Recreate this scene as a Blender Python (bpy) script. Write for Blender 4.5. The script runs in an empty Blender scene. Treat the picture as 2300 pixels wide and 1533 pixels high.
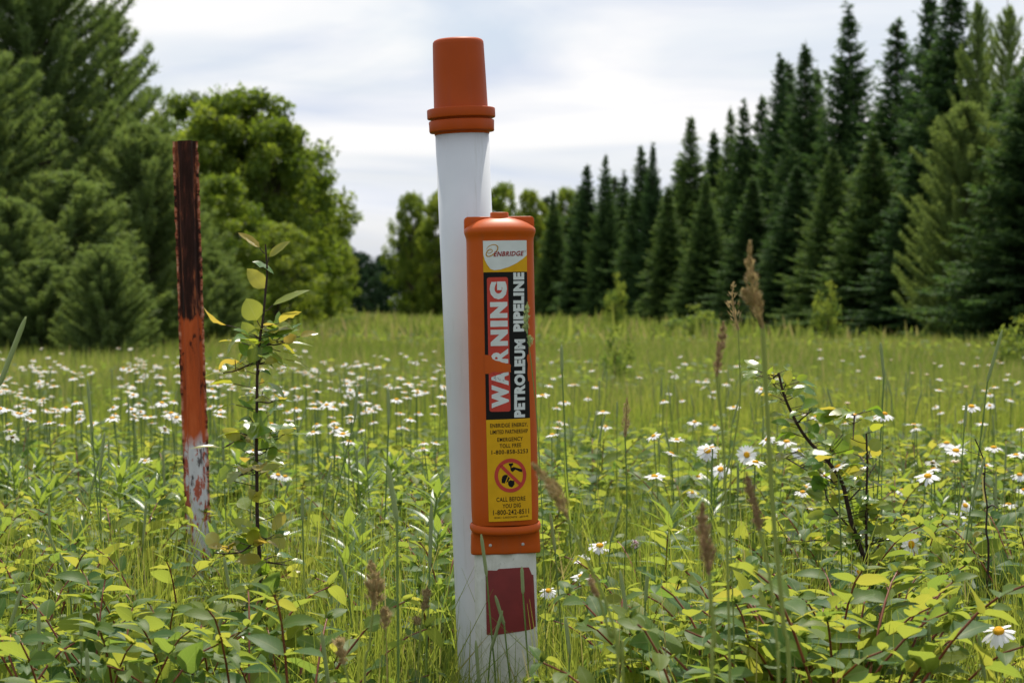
import bpy, bmesh, math, random
import numpy as np
from mathutils import Vector, Matrix, Euler
PI = math.pi
R = math.radians
random.seed(7)
rng = np.random.default_rng(7)
SC = bpy.context.scene
COL = SC.collection

# ------------------------------------------------------------------ camera, sky, sun, exposure
EYE = 0.95
F = 2300 * 50 / 23.5            # focal length in photograph pixels
PITCH = math.atan(76.5 / F)
cam_d = bpy.data.cameras.new('camera')
cam_d.lens = 50; cam_d.sensor_width = 23.5; cam_d.sensor_fit = 'HORIZONTAL'
cam_d.clip_start = 0.05; cam_d.clip_end = 2000
cam_d.dof.use_dof = True; cam_d.dof.focus_distance = 3.35; cam_d.dof.aperture_fstop = 8.0
cam = bpy.data.objects.new('camera', cam_d); COL.objects.link(cam)
cam.location = (0, 0, EYE); cam.rotation_euler = (PI / 2 - PITCH, 0, 0)
SC.camera = cam

SUN_EL, SUN_AZ = R(58), R(7)       # azimuth measured from +Y (away from the camera) towards +X
w = bpy.data.worlds.new('World'); SC.world = w; w.use_nodes = True
nt = w.node_tree; nt.nodes.clear()
def N(nt, t, **kw):
    n = nt.nodes.new(t)
    for k, v in kw.items(): setattr(n, k, v)
    return n
out = N(nt, 'ShaderNodeOutputWorld'); bg = N(nt, 'ShaderNodeBackground'); bg.inputs[1].default_value = 0.10
sky = N(nt, 'ShaderNodeTexSky', sky_type='NISHITA'); sky.sun_disc = False
sky.sun_elevation = SUN_EL; sky.sun_rotation = SUN_AZ; sky.air_density = 1.0; sky.dust_density = 1.5
tc = N(nt, 'ShaderNodeTexCoord'); mp = N(nt, 'ShaderNodeMapping')
mp.inputs['Scale'].default_value = (1.6, 1.0, 9.0); mp.inputs['Rotation'].default_value = (0, R(-9), 0)
no = N(nt, 'ShaderNodeTexNoise'); no.inputs['Scale'].default_value = 2.1; no.inputs['Detail'].default_value = 5; no.inputs['Roughness'].default_value = .5
no.inputs['Distortion'].default_value = .5
cr = N(nt, 'ShaderNodeValToRGB'); cr.color_ramp.elements[0].position = .36; cr.color_ramp.elements[0].color = (.55, .55, .55, 1)
cr.color_ramp.elements[1].position = .58; cr.color_ramp.elements[1].color = (1, 1, 1, 1)
no2 = N(nt, 'ShaderNodeTexNoise'); no2.inputs['Scale'].default_value = 2.3; no2.inputs['Detail'].default_value = 6; no2.inputs['Distortion'].default_value = .6
cr2 = N(nt, 'ShaderNodeValToRGB'); cr2.color_ramp.elements[0].position = .40; cr2.color_ramp.elements[0].color = (5.9, 6.5, 7.7, 1)
cr2.color_ramp.elements[1].position = .58; cr2.color_ramp.elements[1].color = (8.8, 8.75, 8.8, 1)
mx = N(nt, 'ShaderNodeMix', data_type='RGBA')
L = nt.links.new
L(tc.outputs['Generated'], mp.inputs[0]); L(mp.outputs[0], no.inputs[0]); L(no.outputs[0], cr.inputs[0])
L(mp.outputs[0], no2.inputs[0]); L(no2.outputs[0], cr2.inputs[0])
L(cr.outputs[0], mx.inputs[0]); L(sky.outputs[0], mx.inputs[6]); L(cr2.outputs[0], mx.inputs[7])
L(mx.outputs[2], bg.inputs[0]); L(bg.outputs[0], out.inputs[0])

sd = bpy.data.lights.new('sun', 'SUN'); sd.energy = 4.8; sd.angle = R(0.9); sd.color = (1, .93, .80)
so = bpy.data.objects.new('sun', sd); COL.objects.link(so)
sdir = Vector((math.sin(SUN_AZ) * math.cos(SUN_EL), math.cos(SUN_AZ) * math.cos(SUN_EL), math.sin(SUN_EL)))
so.rotation_euler = sdir.to_track_quat('Z', 'Y').to_euler(); so.location = sdir * 50

vs = SC.view_settings; vs.view_transform = 'Standard'; vs.look = 'None'; vs.exposure = 0.2; vs.gamma = 1
SC.render.engine = 'CYCLES'
cy = SC.cycles; cy.max_bounces = 6; cy.diffuse_bounces = 3; cy.glossy_bounces = 2; cy.transmission_bounces = 3
cy.transparent_max_bounces = 4; cy.use_denoising = True; cy.caustics_reflective = False; cy.caustics_refractive = False
cy.use_adaptive_sampling = True; cy.adaptive_threshold = 0.01; cy.sample_clamp_indirect = 6

# ------------------------------------------------------------------ helpers
def P(px, py, Y):
    """world point seen at photograph pixel (px, py) at depth Y"""
    dx = (px - 1150) / F; dy = (766.5 - py) / F
    d = Vector((dx, math.cos(PITCH) + dy * math.sin(PITCH), -math.sin(PITCH) + dy * math.cos(PITCH)))
    return Vector((0, 0, EYE)) + d * (Y / d.y)
def X(px, Y): return (px - 1150) / F * Y

def tag(o, label=None, cat=None, group=None, kind=None):
    if label: o['label'] = label
    if cat: o['category'] = cat
    if group: o['group'] = group
    if kind: o['kind'] = kind
    return o
def empty(name, loc=(0, 0, 0)):
    o = bpy.data.objects.new(name, None); COL.objects.link(o); o.location = loc; o.empty_display_size = .1
    return o
def link(name, me, parent=None, loc=None):
    o = bpy.data.objects.new(name, me); COL.objects.link(o)
    if parent is not None: o.parent = parent
    if loc is not None: o.location = loc
    return o
def copy_tree(o, parent=None):
    c = o.copy(); COL.objects.link(c)
    if parent is not None: c.parent = parent
    for ch in list(o.children): copy_tree(ch, c)
    return c

class MB:
    """collects quads with a per-face tint 'v' and uv, builds one mesh"""
    def __init__(s): s.V = []; s.Q = []; s.T = []; s.U = []; s.M = []; s.n = 0
    def add(s, V, Q, v=0.5, uv=None, m=0):
        V = np.asarray(V, float).reshape(-1, 3); Q = np.asarray(Q, int).reshape(-1, 4)
        s.V.append(V); s.Q.append(Q + s.n); s.n += len(V)
        s.T.append(np.broadcast_to(np.asarray(v, float), (len(Q),)).copy())
        s.U.append(np.zeros((len(Q), 4, 2)) if uv is None else uv)
        s.M.append(np.full(len(Q), m, np.int32))
        return s
    def mesh(s, name, mats, smooth=True):
        V = np.concatenate(s.V); Q = np.concatenate(s.Q); T = np.concatenate(s.T); U = np.concatenate(s.U); M = np.concatenate(s.M)
        me = bpy.data.meshes.new(name)
        me.vertices.add(len(V)); me.vertices.foreach_set('co', V.ravel().astype(np.float32))
        me.loops.add(len(Q) * 4); me.loops.foreach_set('vertex_index', Q.ravel().astype(np.int32))
        me.polygons.add(len(Q)); me.polygons.foreach_set('loop_start', np.arange(0, len(Q) * 4, 4, dtype=np.int32))
        me.polygons.foreach_set('material_index', M)
        me.polygons.foreach_set('use_smooth', np.full(len(Q), smooth))
        a = me.attributes.new('v', 'FLOAT', 'FACE'); a.data.foreach_set('value', T.astype(np.float32))
        uvl = me.uv_layers.new(name='UVMap'); uvl.data.foreach_set('uv', U.ravel().astype(np.float32))
        for m in (mats if isinstance(mats, (list, tuple)) else [mats]): me.materials.append(m)
        me.update(calc_edges=True); me.validate()
        return me

def unit(a): return a / (np.linalg.norm(a, axis=-1, keepdims=True) + 1e-9)
PROF = {'ovate': lambda t: np.sin(PI * np.clip(t, 0, 1) ** .78) ** .72 * .98,
        'lance': lambda t: np.sin(PI * np.clip(t, 0, 1) ** .7) ** .9,
        'petal': lambda t: np.where(t > .97, .35, np.clip(.35 + 1.1 * t, 0, 1) * (1 - np.clip(t - .85, 0, 1) * 3)),
        'quad': lambda t: np.where(t < .05, .25, np.where(t > .95, .1, 1.0))}
def leaves(mb, base, d, nrm, Ln, Wd, nseg=5, fold=.25, curl=.25, prof='ovate', v=None, m=0, wav=0.0):
    base = np.asarray(base, float).reshape(-1, 3); n = len(base)
    if n == 0: return
    d = unit(np.broadcast_to(np.asarray(d, float), (n, 3))); nrm = np.broadcast_to(np.asarray(nrm, float), (n, 3))
    side = unit(np.cross(d, nrm)); nrm = np.cross(side, d)
    Ln = np.broadcast_to(np.asarray(Ln, float), (n,)); Wd = np.broadcast_to(np.asarray(Wd, float), (n,))
    curl = np.broadcast_to(np.asarray(curl, float), (n,)); fold = np.broadcast_to(np.asarray(fold, float), (n,))
    t = np.linspace(0, 1, nseg + 1); w_ = PROF[prof](t)
    V = np.zeros((n, nseg + 1, 3, 3))
    c = base[:, None] + d[:, None] * (Ln[:, None] * (t - .15 * t ** 2 * np.abs(curl[:, None])))[..., None] - nrm[:, None] * (Ln[:, None] * curl[:, None] * t ** 2)[..., None]
    hw = (Wd[:, None] * .5 * w_)
    for k, sx in enumerate((-1, 0, 1)):
        wv = rng.normal(0, wav, (n, nseg + 1)) * hw if wav and sx else 0
        V[:, :, k] = c + side[:, None] * (sx * hw)[..., None] + nrm[:, None] * ((abs(sx) * hw * fold[:, None]) + wv)[..., None]
    idx = np.arange((nseg + 1) * 3).reshape(nseg + 1, 3)
    q = []; uv = []
    for i in range(nseg):
        for k in range(2):
            q.append([idx[i, k], idx[i, k + 1], idx[i + 1, k + 1], idx[i + 1, k]])
            uv.append([[k * .5, t[i]], [(k + 1) * .5, t[i]], [(k + 1) * .5, t[i + 1]], [k * .5, t[i + 1]]])
    q = np.array(q); Q = (q[None] + (np.arange(n) * (nseg + 1) * 3)[:, None, None]).reshape(-1, 4)
    if v is None: v = rng.random(n)
    v = np.broadcast_to(np.asarray(v, float), (n,))
    mb.add(V.reshape(-1, 3), Q, np.repeat(v, len(q)), np.tile(np.array(uv), (n, 1, 1)), m)
def blades(mb, base, h, az, lean, wd, v, nseg=4, twist=None, m=0):
    base = np.asarray(base, float).reshape(-1, 3); n = len(base)
    if n == 0: return
    ld = np.stack([np.cos(az), np.sin(az), np.zeros(n)], 1)
    t = np.linspace(0, 1, nseg + 1)
    if twist is None: twist = rng.random(n) * PI
    sd_ = np.stack([np.cos(twist), np.sin(twist), np.zeros(n)], 1)
    c = base[:, None] + ld[:, None] * (lean[:, None] * t ** 2.2)[..., None]
    c[..., 2] += h[:, None] * (t - .32 * (lean / h)[:, None] * t ** 3)
    w_ = wd[:, None] * np.array([1.0 - .92 * x ** 1.6 for x in t])[None] * .5
    V = np.stack([c - sd_[:, None] * w_[..., None], c + sd_[:, None] * w_[..., None]], 2)
    q = np.array([[2 * i, 2 * i + 1, 2 * i + 3, 2 * i + 2] for i in range(nseg)])
    Q = (q[None] + (np.arange(n) * (nseg + 1) * 2)[:, None, None]).reshape(-1, 4)
    uv = np.array([[[0, t[i]], [1, t[i]], [1, t[i + 1]], [0, t[i + 1]]] for i in range(nseg)])
    mb.add(V.reshape(-1, 3), Q, np.repeat(v, nseg), np.tile(uv, (n, 1, 1)), m)
def tube(mb, pts, rad, ns=6, v=.5, m=0, cap=True):
    pts = np.asarray([tuple(p) for p in pts], float); n = len(pts)
    rad = np.broadcast_to(np.asarray(rad, float), (n,))
    tg = unit(np.gradient(pts, axis=0))
    ref = np.array([1., .13, .05]) if abs(tg[0][0]) < .8 else np.array([0., 1., .1])
    a = unit(np.cross(tg, ref)); b = np.cross(tg, a)
    th = np.arange(ns) / ns * 2 * PI
    V = pts[:, None] + rad[:, None, None] * (a[:, None] * np.cos(th)[None, :, None] + b[:, None] * np.sin(th)[None, :, None])
    Q = [[i * ns + j, i * ns + (j + 1) % ns, (i + 1) * ns + (j + 1) % ns, (i + 1) * ns + j] for i in range(n - 1) for j in range(ns)]
    uv = np.array([[[j / ns, i / n], [(j + 1) / ns, i / n], [(j + 1) / ns, (i + 1) / n], [j / ns, (i + 1) / n]] for i in range(n - 1) for j in range(ns)])
    mb.add(V.reshape(-1, 3), Q, v, uv, m)
def smooth_path(pts, k=6):
    pts = np.asarray([tuple(p) for p in pts], float)
    if len(pts) < 3: return np.array([pts[0] + (pts[-1] - pts[0]) * t for t in np.linspace(0, 1, k)])
    P_ = np.vstack([2 * pts[0] - pts[1], pts, 2 * pts[-1] - pts[-2]]); o = []
    for i in range(1, len(P_) - 2):
        for t in np.linspace(0, 1, k, endpoint=False):
            a, b, c, d = P_[i - 1], P_[i], P_[i + 1], P_[i + 2]
            o.append(.5 * (2 * b + (c - a) * t + (2 * a - 5 * b + 4 * c - d) * t * t + (3 * b - a - 3 * c + d) * t ** 3))
    o.append(pts[-1]); return np.array(o)

# ------------------------------------------------------------------ materials
def ramp(nt, stops, inp):
    c = N(nt, 'ShaderNodeValToRGB'); e = c.color_ramp.elements
    while len(e) < len(stops): e.new(.5)
    for k, (p, col) in enumerate(stops): e[k].position = p; e[k].color = (*col, 1)
    nt.links.new(inp, c.inputs[0]); return c.outputs[0]
def leaf_mat(name, dif, tra, mix=.45, rough=.45, spec=.4, veins=0.0, objvar=.25, bump=False):
    m = bpy.data.materials.new(name); m.use_nodes = True; nt = m.node_tree; nt.nodes.clear(); L = nt.links.new
    o = N(nt, 'ShaderNodeOutputMaterial'); at = N(nt, 'ShaderNodeAttribute', attribute_name='v')
    oi = N(nt, 'ShaderNodeObjectInfo')
    ad = N(nt, 'ShaderNodeMath', operation='MULTIPLY_ADD'); L(oi.outputs['Random'], ad.inputs[0]); ad.inputs[1].default_value = objvar; L(at.outputs['Fac'], ad.inputs[2])
    sb = N(nt, 'ShaderNodeMath', operation='SUBTRACT', use_clamp=True); L(ad.outputs[0], sb.inputs[0]); sb.inputs[1].default_value = objvar / 2
    fac = sb.outputs[0]
    k = len(dif) - 1
    dc = ramp(nt, [(i / max(k, 1), c) for i, c in enumerate(dif)], fac); k = len(tra) - 1
    tcx = ramp(nt, [(i / max(k, 1), c) for i, c in enumerate(tra)], fac)
    pr = N(nt, 'ShaderNodeBsdfPrincipled'); pr.inputs['Roughness'].default_value = rough; pr.inputs['Specular IOR Level'].default_value = spec
    tr = N(nt, 'ShaderNodeBsdfTranslucent'); mi = N(nt, 'ShaderNodeMixShader'); mi.inputs[0].default_value = mix
    if veins:
        uv = N(nt, 'ShaderNodeUVMap', uv_map='UVMap'); sp = N(nt, 'ShaderNodeSeparateXYZ'); L(uv.outputs[0], sp.inputs[0])
        s1 = N(nt, 'ShaderNodeMath', operation='SUBTRACT'); L(sp.outputs[0], s1.inputs[0]); s1.inputs[1].default_value = .5
        s2 = N(nt, 'ShaderNodeMath', operation='ABSOLUTE'); L(s1.outputs[0], s2.inputs[0])
        mid = N(nt, 'ShaderNodeMath', operation='LESS_THAN'); L(s2.outputs[0], mid.inputs[0]); mid.inputs[1].default_value = .03
        a1 = N(nt, 'ShaderNodeMath', operation='MULTIPLY_ADD'); L(s2.outputs[0], a1.inputs[0]); a1.inputs[1].default_value = -.5; L(sp.outputs[1], a1.inputs[2])
        a2 = N(nt, 'ShaderNodeMath', operation='MULTIPLY'); L(a1.outputs[0], a2.inputs[0]); a2.inputs[1].default_value = 9.0
        a3 = N(nt, 'ShaderNodeMath', operation='FRACT'); L(a2.outputs[0], a3.inputs[0])
        a4 = N(nt, 'ShaderNodeMath', operation='LESS_THAN'); L(a3.outputs[0], a4.inputs[0]); a4.inputs[1].default_value = .12
        a5 = N(nt, 'ShaderNodeMath', operation='MULTIPLY'); L(a4.outputs[0], a5.inputs[0]); a5.inputs[1].default_value = .45
        mxx = N(nt, 'ShaderNodeMath', operation='MAXIMUM'); L(mid.outputs[0], mxx.inputs[0]); L(a5.outputs[0], mxx.inputs[1])
        ml = N(nt, 'ShaderNodeMath', operation='MULTIPLY'); L(mxx.outputs[0], ml.inputs[0]); ml.inputs[1].default_value = veins
        mc = N(nt, 'ShaderNodeMix', data_type='RGBA'); L(ml.outputs[0], mc.inputs[0]); L(dc, mc.inputs[6]); mc.inputs[7].default_value = (.25, .32, .12, 1); dc = mc.outputs[2]
        bp = N(nt, 'ShaderNodeBump'); bp.inputs['Strength'].default_value = .35; bp.inputs['Distance'].default_value = .002
        iv = N(nt, 'ShaderNodeMath', operation='SUBTRACT'); iv.inputs[0].default_value = 1; L(mxx.outputs[0], iv.inputs[1]); L(iv.outputs[0], bp.inputs['Height'])
        L(bp.outputs[0], pr.inputs['Normal'])
    L(dc, pr.inputs['Base Color']); L(tcx, tr.inputs[0]); L(pr.outputs[0], mi.inputs[1]); L(tr.outputs[0], mi.inputs[2]); L(mi.outputs[0], o.inputs[0])
    return m
def plain(name, col, rough=.5, spec=.5, noise=None, bump=0, nscale=30):
    m = bpy.data.materials.new(name); m.use_nodes = True; nt = m.node_tree; pr = nt.nodes['Principled BSDF']
    pr.inputs['Base Color'].default_value = (*col, 1); pr.inputs['Roughness'].default_value = rough; pr.inputs['Specular IOR Level'].default_value = spec
    if noise or bump:
        t = N(nt, 'ShaderNodeTexCoord'); n = N(nt, 'ShaderNodeTexNoise'); n.inputs['Scale'].default_value = nscale; n.inputs['Detail'].default_value = 6
        nt.links.new(t.outputs['Object'], n.inputs[0])
        if noise: nt.links.new(ramp(nt, noise, n.outputs[0]), pr.inputs['Base Color'])
        if bump:
            b = N(nt, 'ShaderNodeBump'); b.inputs['Strength'].default_value = bump; b.inputs['Distance'].default_value = .002
            nt.links.new(n.outputs[0], b.inputs['Height']); nt.links.new(b.outputs[0], pr.inputs['Normal'])
    return m

M_GRASS = leaf_mat('grass_blade', [(.045, .08, .015), (.085, .135, .025), (.14, .17, .04), (.28, .22, .10)], [(.20, .31, .04), (.34, .42, .05), (.45, .48, .07), (.52, .42, .17)], .5, .5, .16, objvar=0)
M_GRASSF = leaf_mat('meadow_grass', [(.07, .105, .025), (.115, .155, .036), (.17, .19, .055), (.30, .24, .12)], [(.18, .27, .035), (.29, .38, .055), (.39, .43, .075), (.46, .37, .17)], .42, .6, .2, objvar=0)
M_DOG = leaf_mat('broad_leaf', [(.035, .115, .03), (.055, .14, .03), (.10, .18, .03), (.17, .22, .035)], [(.19, .32, .05), (.32, .41, .055), (.44, .48, .06), (.54, .51, .07)], .52, .5, .22, veins=.7)
M_HERB = leaf_mat('field_leaf', [(.045, .10, .035), (.07, .135, .035), (.12, .17, .045)], [(.20, .32, .045), (.34, .42, .055), (.45, .48, .06)], .5, .55, .16)
M_GOLD = leaf_mat('narrow_leaf', [(.045, .11, .04), (.06, .14, .045), (.12, .20, .05)], [(.17, .32, .05), (.27, .42, .05), (.42, .53, .06)], .42, .36, .5, veins=.35)
M_APPLE = leaf_mat('apple_leaf', [(.03, .11, .02), (.06, .17, .025), (.15, .24, .03), (.34, .26, .04)], [(.14, .30, .02), (.34, .48, .03), (.54, .58, .05), (.70, .50, .08)], .45, .3, .55, veins=.5)
M_PET = leaf_mat('white_petal', [(.80, .80, .80)], [(.75, .75, .72)], .3, .6, .2)
M_DISC = plain('yellow_disc', (.75, .38, .01), .8, .2, bump=.8, nscale=900)
M_STEM = plain('green_stem', (.07, .14, .03), .55, .3, noise=[(.3, (.09, .16, .03)), (.7, (.17, .24, .06))])
M_RED = plain('red_stem', (.19, .04, .025), .5, .4, noise=[(.3, (.14, .03, .02)), (.7, (.26, .08, .04))])
M_BARK = plain('dark_bark', (.03, .018, .013), .8, .3, noise=[(.3, (.018, .011, .009)), (.7, (.06, .035, .025))], bump=.6, nscale=200)
M_TIM = leaf_mat('green_seed_head', [(.20, .27, .10), (.40, .46, .24)], [(.34, .42, .14), (.46, .52, .24)], .3, .7, .2)
M_TAN = leaf_mat('tan_seed_head', [(.27, .19, .09), (.44, .35, .18)], [(.44, .32, .14), (.52, .42, .22)], .35, .7, .2)
M_PURP = leaf_mat('brown_seed_head', [(.23, .15, .08), (.34, .24, .14)], [(.38, .26, .13), (.46, .33, .19)], .35, .7, .2)
M_DRY = plain('dry_stalk', (.28, .24, .1), .7, .2)
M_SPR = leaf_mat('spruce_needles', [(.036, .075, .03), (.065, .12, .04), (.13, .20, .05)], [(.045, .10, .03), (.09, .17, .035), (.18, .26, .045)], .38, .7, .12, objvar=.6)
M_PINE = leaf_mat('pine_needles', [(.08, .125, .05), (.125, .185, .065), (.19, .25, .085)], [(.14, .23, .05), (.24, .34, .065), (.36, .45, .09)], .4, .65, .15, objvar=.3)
M_BROAD = leaf_mat('tree_leaves', [(.06, .105, .018), (.10, .15, .025), (.15, .20, .035)], [(.17, .27, .018), (.30, .39, .03), (.43, .49, .045)], .48, .55, .2, objvar=.3)
M_FAR = leaf_mat('far_tree_leaves', [(.014, .032, .02), (.022, .045, .024), (.03, .055, .026)], [(.02, .05, .02), (.03, .07, .02), (.05, .09, .03)], .35, .7, .1, objvar=.3)
M_TRUNK = plain('tree_bark', (.08, .06, .045), .9, .2, noise=[(.3, (.04, .03, .024)), (.7, (.12, .09, .07))], bump=.6, nscale=12)

# ------------------------------------------------------------------ ground
gm = bpy.data.materials.new('meadow_soil'); gm.use_nodes = True; nt = gm.node_tree; pr = nt.nodes['Principled BSDF']; pr.inputs['Roughness'].default_value = .95; pr.inputs['Specular IOR Level'].default_value = .1
t = N(nt, 'ShaderNodeTexCoord'); n1 = N(nt, 'ShaderNodeTexNoise'); n1.inputs['Scale'].default_value = .35; n1.inputs['Detail'].default_value = 9; n1.inputs['Roughness'].default_value = .65
nt.links.new(t.outputs['Object'], n1.inputs[0])
nt.links.new(ramp(nt, [(.3, (.05, .075, .02)), (.5, (.09, .12, .03)), (.7, (.14, .15, .05))], n1.outputs[0]), pr.inputs['Base Color'])
mb = MB(); g = 60; xs = np.linspace(-700, 700, g + 1); ys = np.concatenate([np.linspace(-30, 60, 40), np.linspace(70, 1500, 22)])
gx, gy = np.meshgrid(xs, ys); gz = .03 * np.sin(gx * .7 + 1) * np.cos(gy * .6)
ny, nx = gx.shape; I = np.arange(nx * ny).reshape(ny, nx)
mb.add(np.stack([gx, gy, gz * (gy < 60)], -1).reshape(-1, 3), np.stack([I[:-1, :-1], I[:-1, 1:], I[1:, 1:], I[1:, :-1]], -1).reshape(-1, 4))
tag(link('ground', mb.mesh('ground', gm)), kind='structure')

# ------------------------------------------------------------------ trees
def spruce_mesh(seed, H=10., Rb=1.9, levels=52, skinny=1.0):
    r_ = np.random.default_rng(seed); mb = MB(); tr = MB()
    pts = [(0.03 * math.sin(k), 0.03 * math.cos(k * 1.3), H * k / 9) for k in range(10)]
    tube(tr, pts, [.13 * (1 - k / 9.4) + .008 for k in range(10)], 7)
    B = []; D = []; Nn = []; Ls = []; W_ = []; Vv = []
    for i in range(levels):
        f = (i + r_.random() * .8) / levels; z0 = H * (.01 + .97 * f)
        rr = Rb * 1.38 * ((1 - f) ** .98) * (.78 + .4 * r_.random()) + .05
        nb = int(7 + 5 * (1 - f)); a0 = r_.random() * 6.28
        for b in range(nb):
            z = z0 + r_.normal(0, .14); az = a0 + b * 2 * PI / nb + r_.normal(0, .18); ln = rr * (.72 + .45 * r_.random())
            if r_.random() < .06: ln *= 1.22
            rise = .5 * f - .12 + r_.normal(0, .06)
            dv = np.array([math.cos(az), math.sin(az), 0])
            if r_.random() < .25: tube(tr, [(0, 0, z), tuple(dv * ln * .6 + np.array([0, 0, z + rise * ln * .6]))], [.02 * (1 - f) + .006, .005], 3)
            nt_ = max(5, int(ln * 15)); ts = np.linspace(.12, 1, nt_)
            for t_ in ts:
                p = dv * ln * t_ + np.array([0, 0, z + ln * (rise * t_ - .28 * t_ ** 1.5 * (1 - f) + .16 * t_ ** 3)])
                for s in (-1, 1):
                    tl = (.10 + .26 * ln * (1 - t_) * .55 + .05) * (.7 + .6 * r_.random())
                    sv = np.array([-dv[1], dv[0], 0]) * s
                    d_ = dv * (.75 + .5 * r_.random()) + sv * (.9 if t_ < .95 else .3) + np.array([0, 0, -.25 + .35 * r_.random() + .3 * (t_ > .9)])
                    q = p + r_.normal(0, .02, 3)
                    nsub = 1 + int(tl > .17)
                    for k in range(nsub):
                        dd = d_ / np.linalg.norm(d_); B.append(q + dd * tl * .5 * k); D.append(dd + r_.normal(0, .35, 3)); Nn.append((r_.normal(0, .8), r_.normal(0, .8), 1))
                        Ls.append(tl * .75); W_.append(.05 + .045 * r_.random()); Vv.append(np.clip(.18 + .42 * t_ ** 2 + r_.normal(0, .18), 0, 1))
    for k in range(14):   # leader
        B.append((0, 0, H * (.955 + .05 * k / 14))); a = r_.random() * 6.28; D.append((math.cos(a) * .6, math.sin(a) * .6, 1)); Nn.append((0, .5, .5)); Ls.append(.14); W_.append(.03); Vv.append(.4)
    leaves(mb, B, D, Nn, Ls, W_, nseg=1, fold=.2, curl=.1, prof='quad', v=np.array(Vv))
    return tr, mb
PROF['quad'] = lambda t: np.where(t < .5, .9, .25)

def pine_mesh(seed, H=8., Rb=2.2, nbr=150, base=.04, tuft=12, ball=.0):
    r_ = np.random.default_rng(seed); tr = MB(); mb = MB()
    pts = [(0.06 * math.sin(k), .05 * math.cos(k * 1.3), H * k / 9) for k in range(10)]
    tube(tr, pts, [.14 * (1 - k / 9.4) + .01 for k in range(10)], 7)
    B = []; D = []; Ls = []; Vv = []
    for i in range(nbr):
        f = (i + r_.random()) / nbr; z = H * (base + (.95 - base) * f)
        ln = Rb * (1 - f ** 2.2) ** .85 * (.55 + .6 * r_.random()) + .1; az = i * 2.399 + r_.normal(0, .3)
        dv = np.array([math.cos(az), math.sin(az), 0]); rise = .15 + .5 * f
        P_ = [dv * ln * t_ + np.array([0, 0, z + ln * (rise * t_ * .6 + .38 * t_ ** 2.5)]) for t_ in (0, .35, .7, 1)]
        tube(tr, P_, [.03 * (1 - f) + .012, .02, .012, .006], 4)
        for t_ in np.linspace(.2, 1, max(5, int(ln * 11))):
            p = dv * ln * t_ + np.array([0, 0, z + ln * (rise * t_ * .6 + .38 * t_ ** 2.5)])
            for s in range(3):
                sv = np.array([-dv[1], dv[0], 0]) * (s - 1)
                d_ = dv * .7 + sv * .8 + np.array([0, 0, .7 + .5 * r_.random()]); d_ /= np.linalg.norm(d_)
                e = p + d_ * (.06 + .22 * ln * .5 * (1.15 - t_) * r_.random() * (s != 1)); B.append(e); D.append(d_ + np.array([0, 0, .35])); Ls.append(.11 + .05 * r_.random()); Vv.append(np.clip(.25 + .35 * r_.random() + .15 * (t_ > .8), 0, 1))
    B = np.array(B); D = unit(np.array(D)); Ls = np.array(Ls); Vv = np.array(Vv)
    k = tuft
    Bb = np.repeat(B, k, 0) + rng.normal(0, .02, (len(B) * k, 3)); Dd = np.repeat(D, k, 0) * .75 + unit(rng.normal(0, 1, (len(B) * k, 3))) * .75
    Bb = Bb - np.repeat(D, k, 0) * (rng.random(len(Bb)) * .09)[:, None]
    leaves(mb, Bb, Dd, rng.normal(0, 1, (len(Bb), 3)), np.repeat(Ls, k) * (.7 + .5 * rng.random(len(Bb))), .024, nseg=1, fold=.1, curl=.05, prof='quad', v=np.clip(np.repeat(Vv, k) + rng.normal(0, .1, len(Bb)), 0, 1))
    return tr, mb

def broad_mesh(seed, H=9., Rb=3., low=.03, nclump=190, nleaf=150, size=.16, colj=.14, tk=1.):
    r_ = np.random.default_rng(seed); tr = MB(); mb = MB()
    tube(tr, [(0, 0, 0), (.05, .05, H * .2), (-.05, .1, H * .45), (.1, 0, H * .75)], [.2 * tk, .16 * tk, .11 * tk, .04 * tk], 8)
    B = []; S = []
    for i in range(nclump):
        u = r_.random() * 2 * PI; f = r_.random(); zc = H * (low + (.95 - low) * f)
        prof = (1 - max(0, f - .55) ** 2 / .2025) ** .5 * min(1, .72 + f)
        rr = Rb * prof * (.08 + .95 * r_.random() ** .6) * (1 + .16 * math.sin(3 * u + seed) + .12 * math.sin(5 * u + f * 7))
        c = np.array([math.cos(u) * rr, math.sin(u) * rr, zc - .03 * H * f]); s = (.10 + .10 * r_.random()) * Rb
        B.append(c); S.append(s)
        if r_.random() < .35: tube(tr, [(0, 0, zc * .55), tuple(c * np.array([.5, .5, .85])), tuple(c)], [.06 * tk, .035 * tk, .01 * tk], 4)
    B = np.array(B); S = np.array(S); k = nleaf
    off = unit(r_.normal(0, 1, (len(B) * k, 3))) * (r_.random(len(B) * k) ** .38)[:, None] * np.repeat(S, k)[:, None] * np.array([1.15, 1.15, .8])
    lum = off.copy(); Pp = np.repeat(B, k, 0) + off + r_.normal(0, .05, off.shape)
    cv = np.repeat(r_.normal(.45, colj, len(B)), k)
    leaves(mb, Pp, unit(off) * .8 + r_.normal(0, .6, off.shape) + np.array([0, 0, -.15]), unit(off) + r_.normal(0, .5, off.shape) + np.array([0, 0, .5]), size * (.7 + .6 * r_.random(len(Pp))), size * .75, nseg=1, fold=.15, curl=.15, prof='quad',
           v=np.clip(cv + r_.normal(0, .12, len(Pp)), 0, 1))
    return tr, mb

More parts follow.
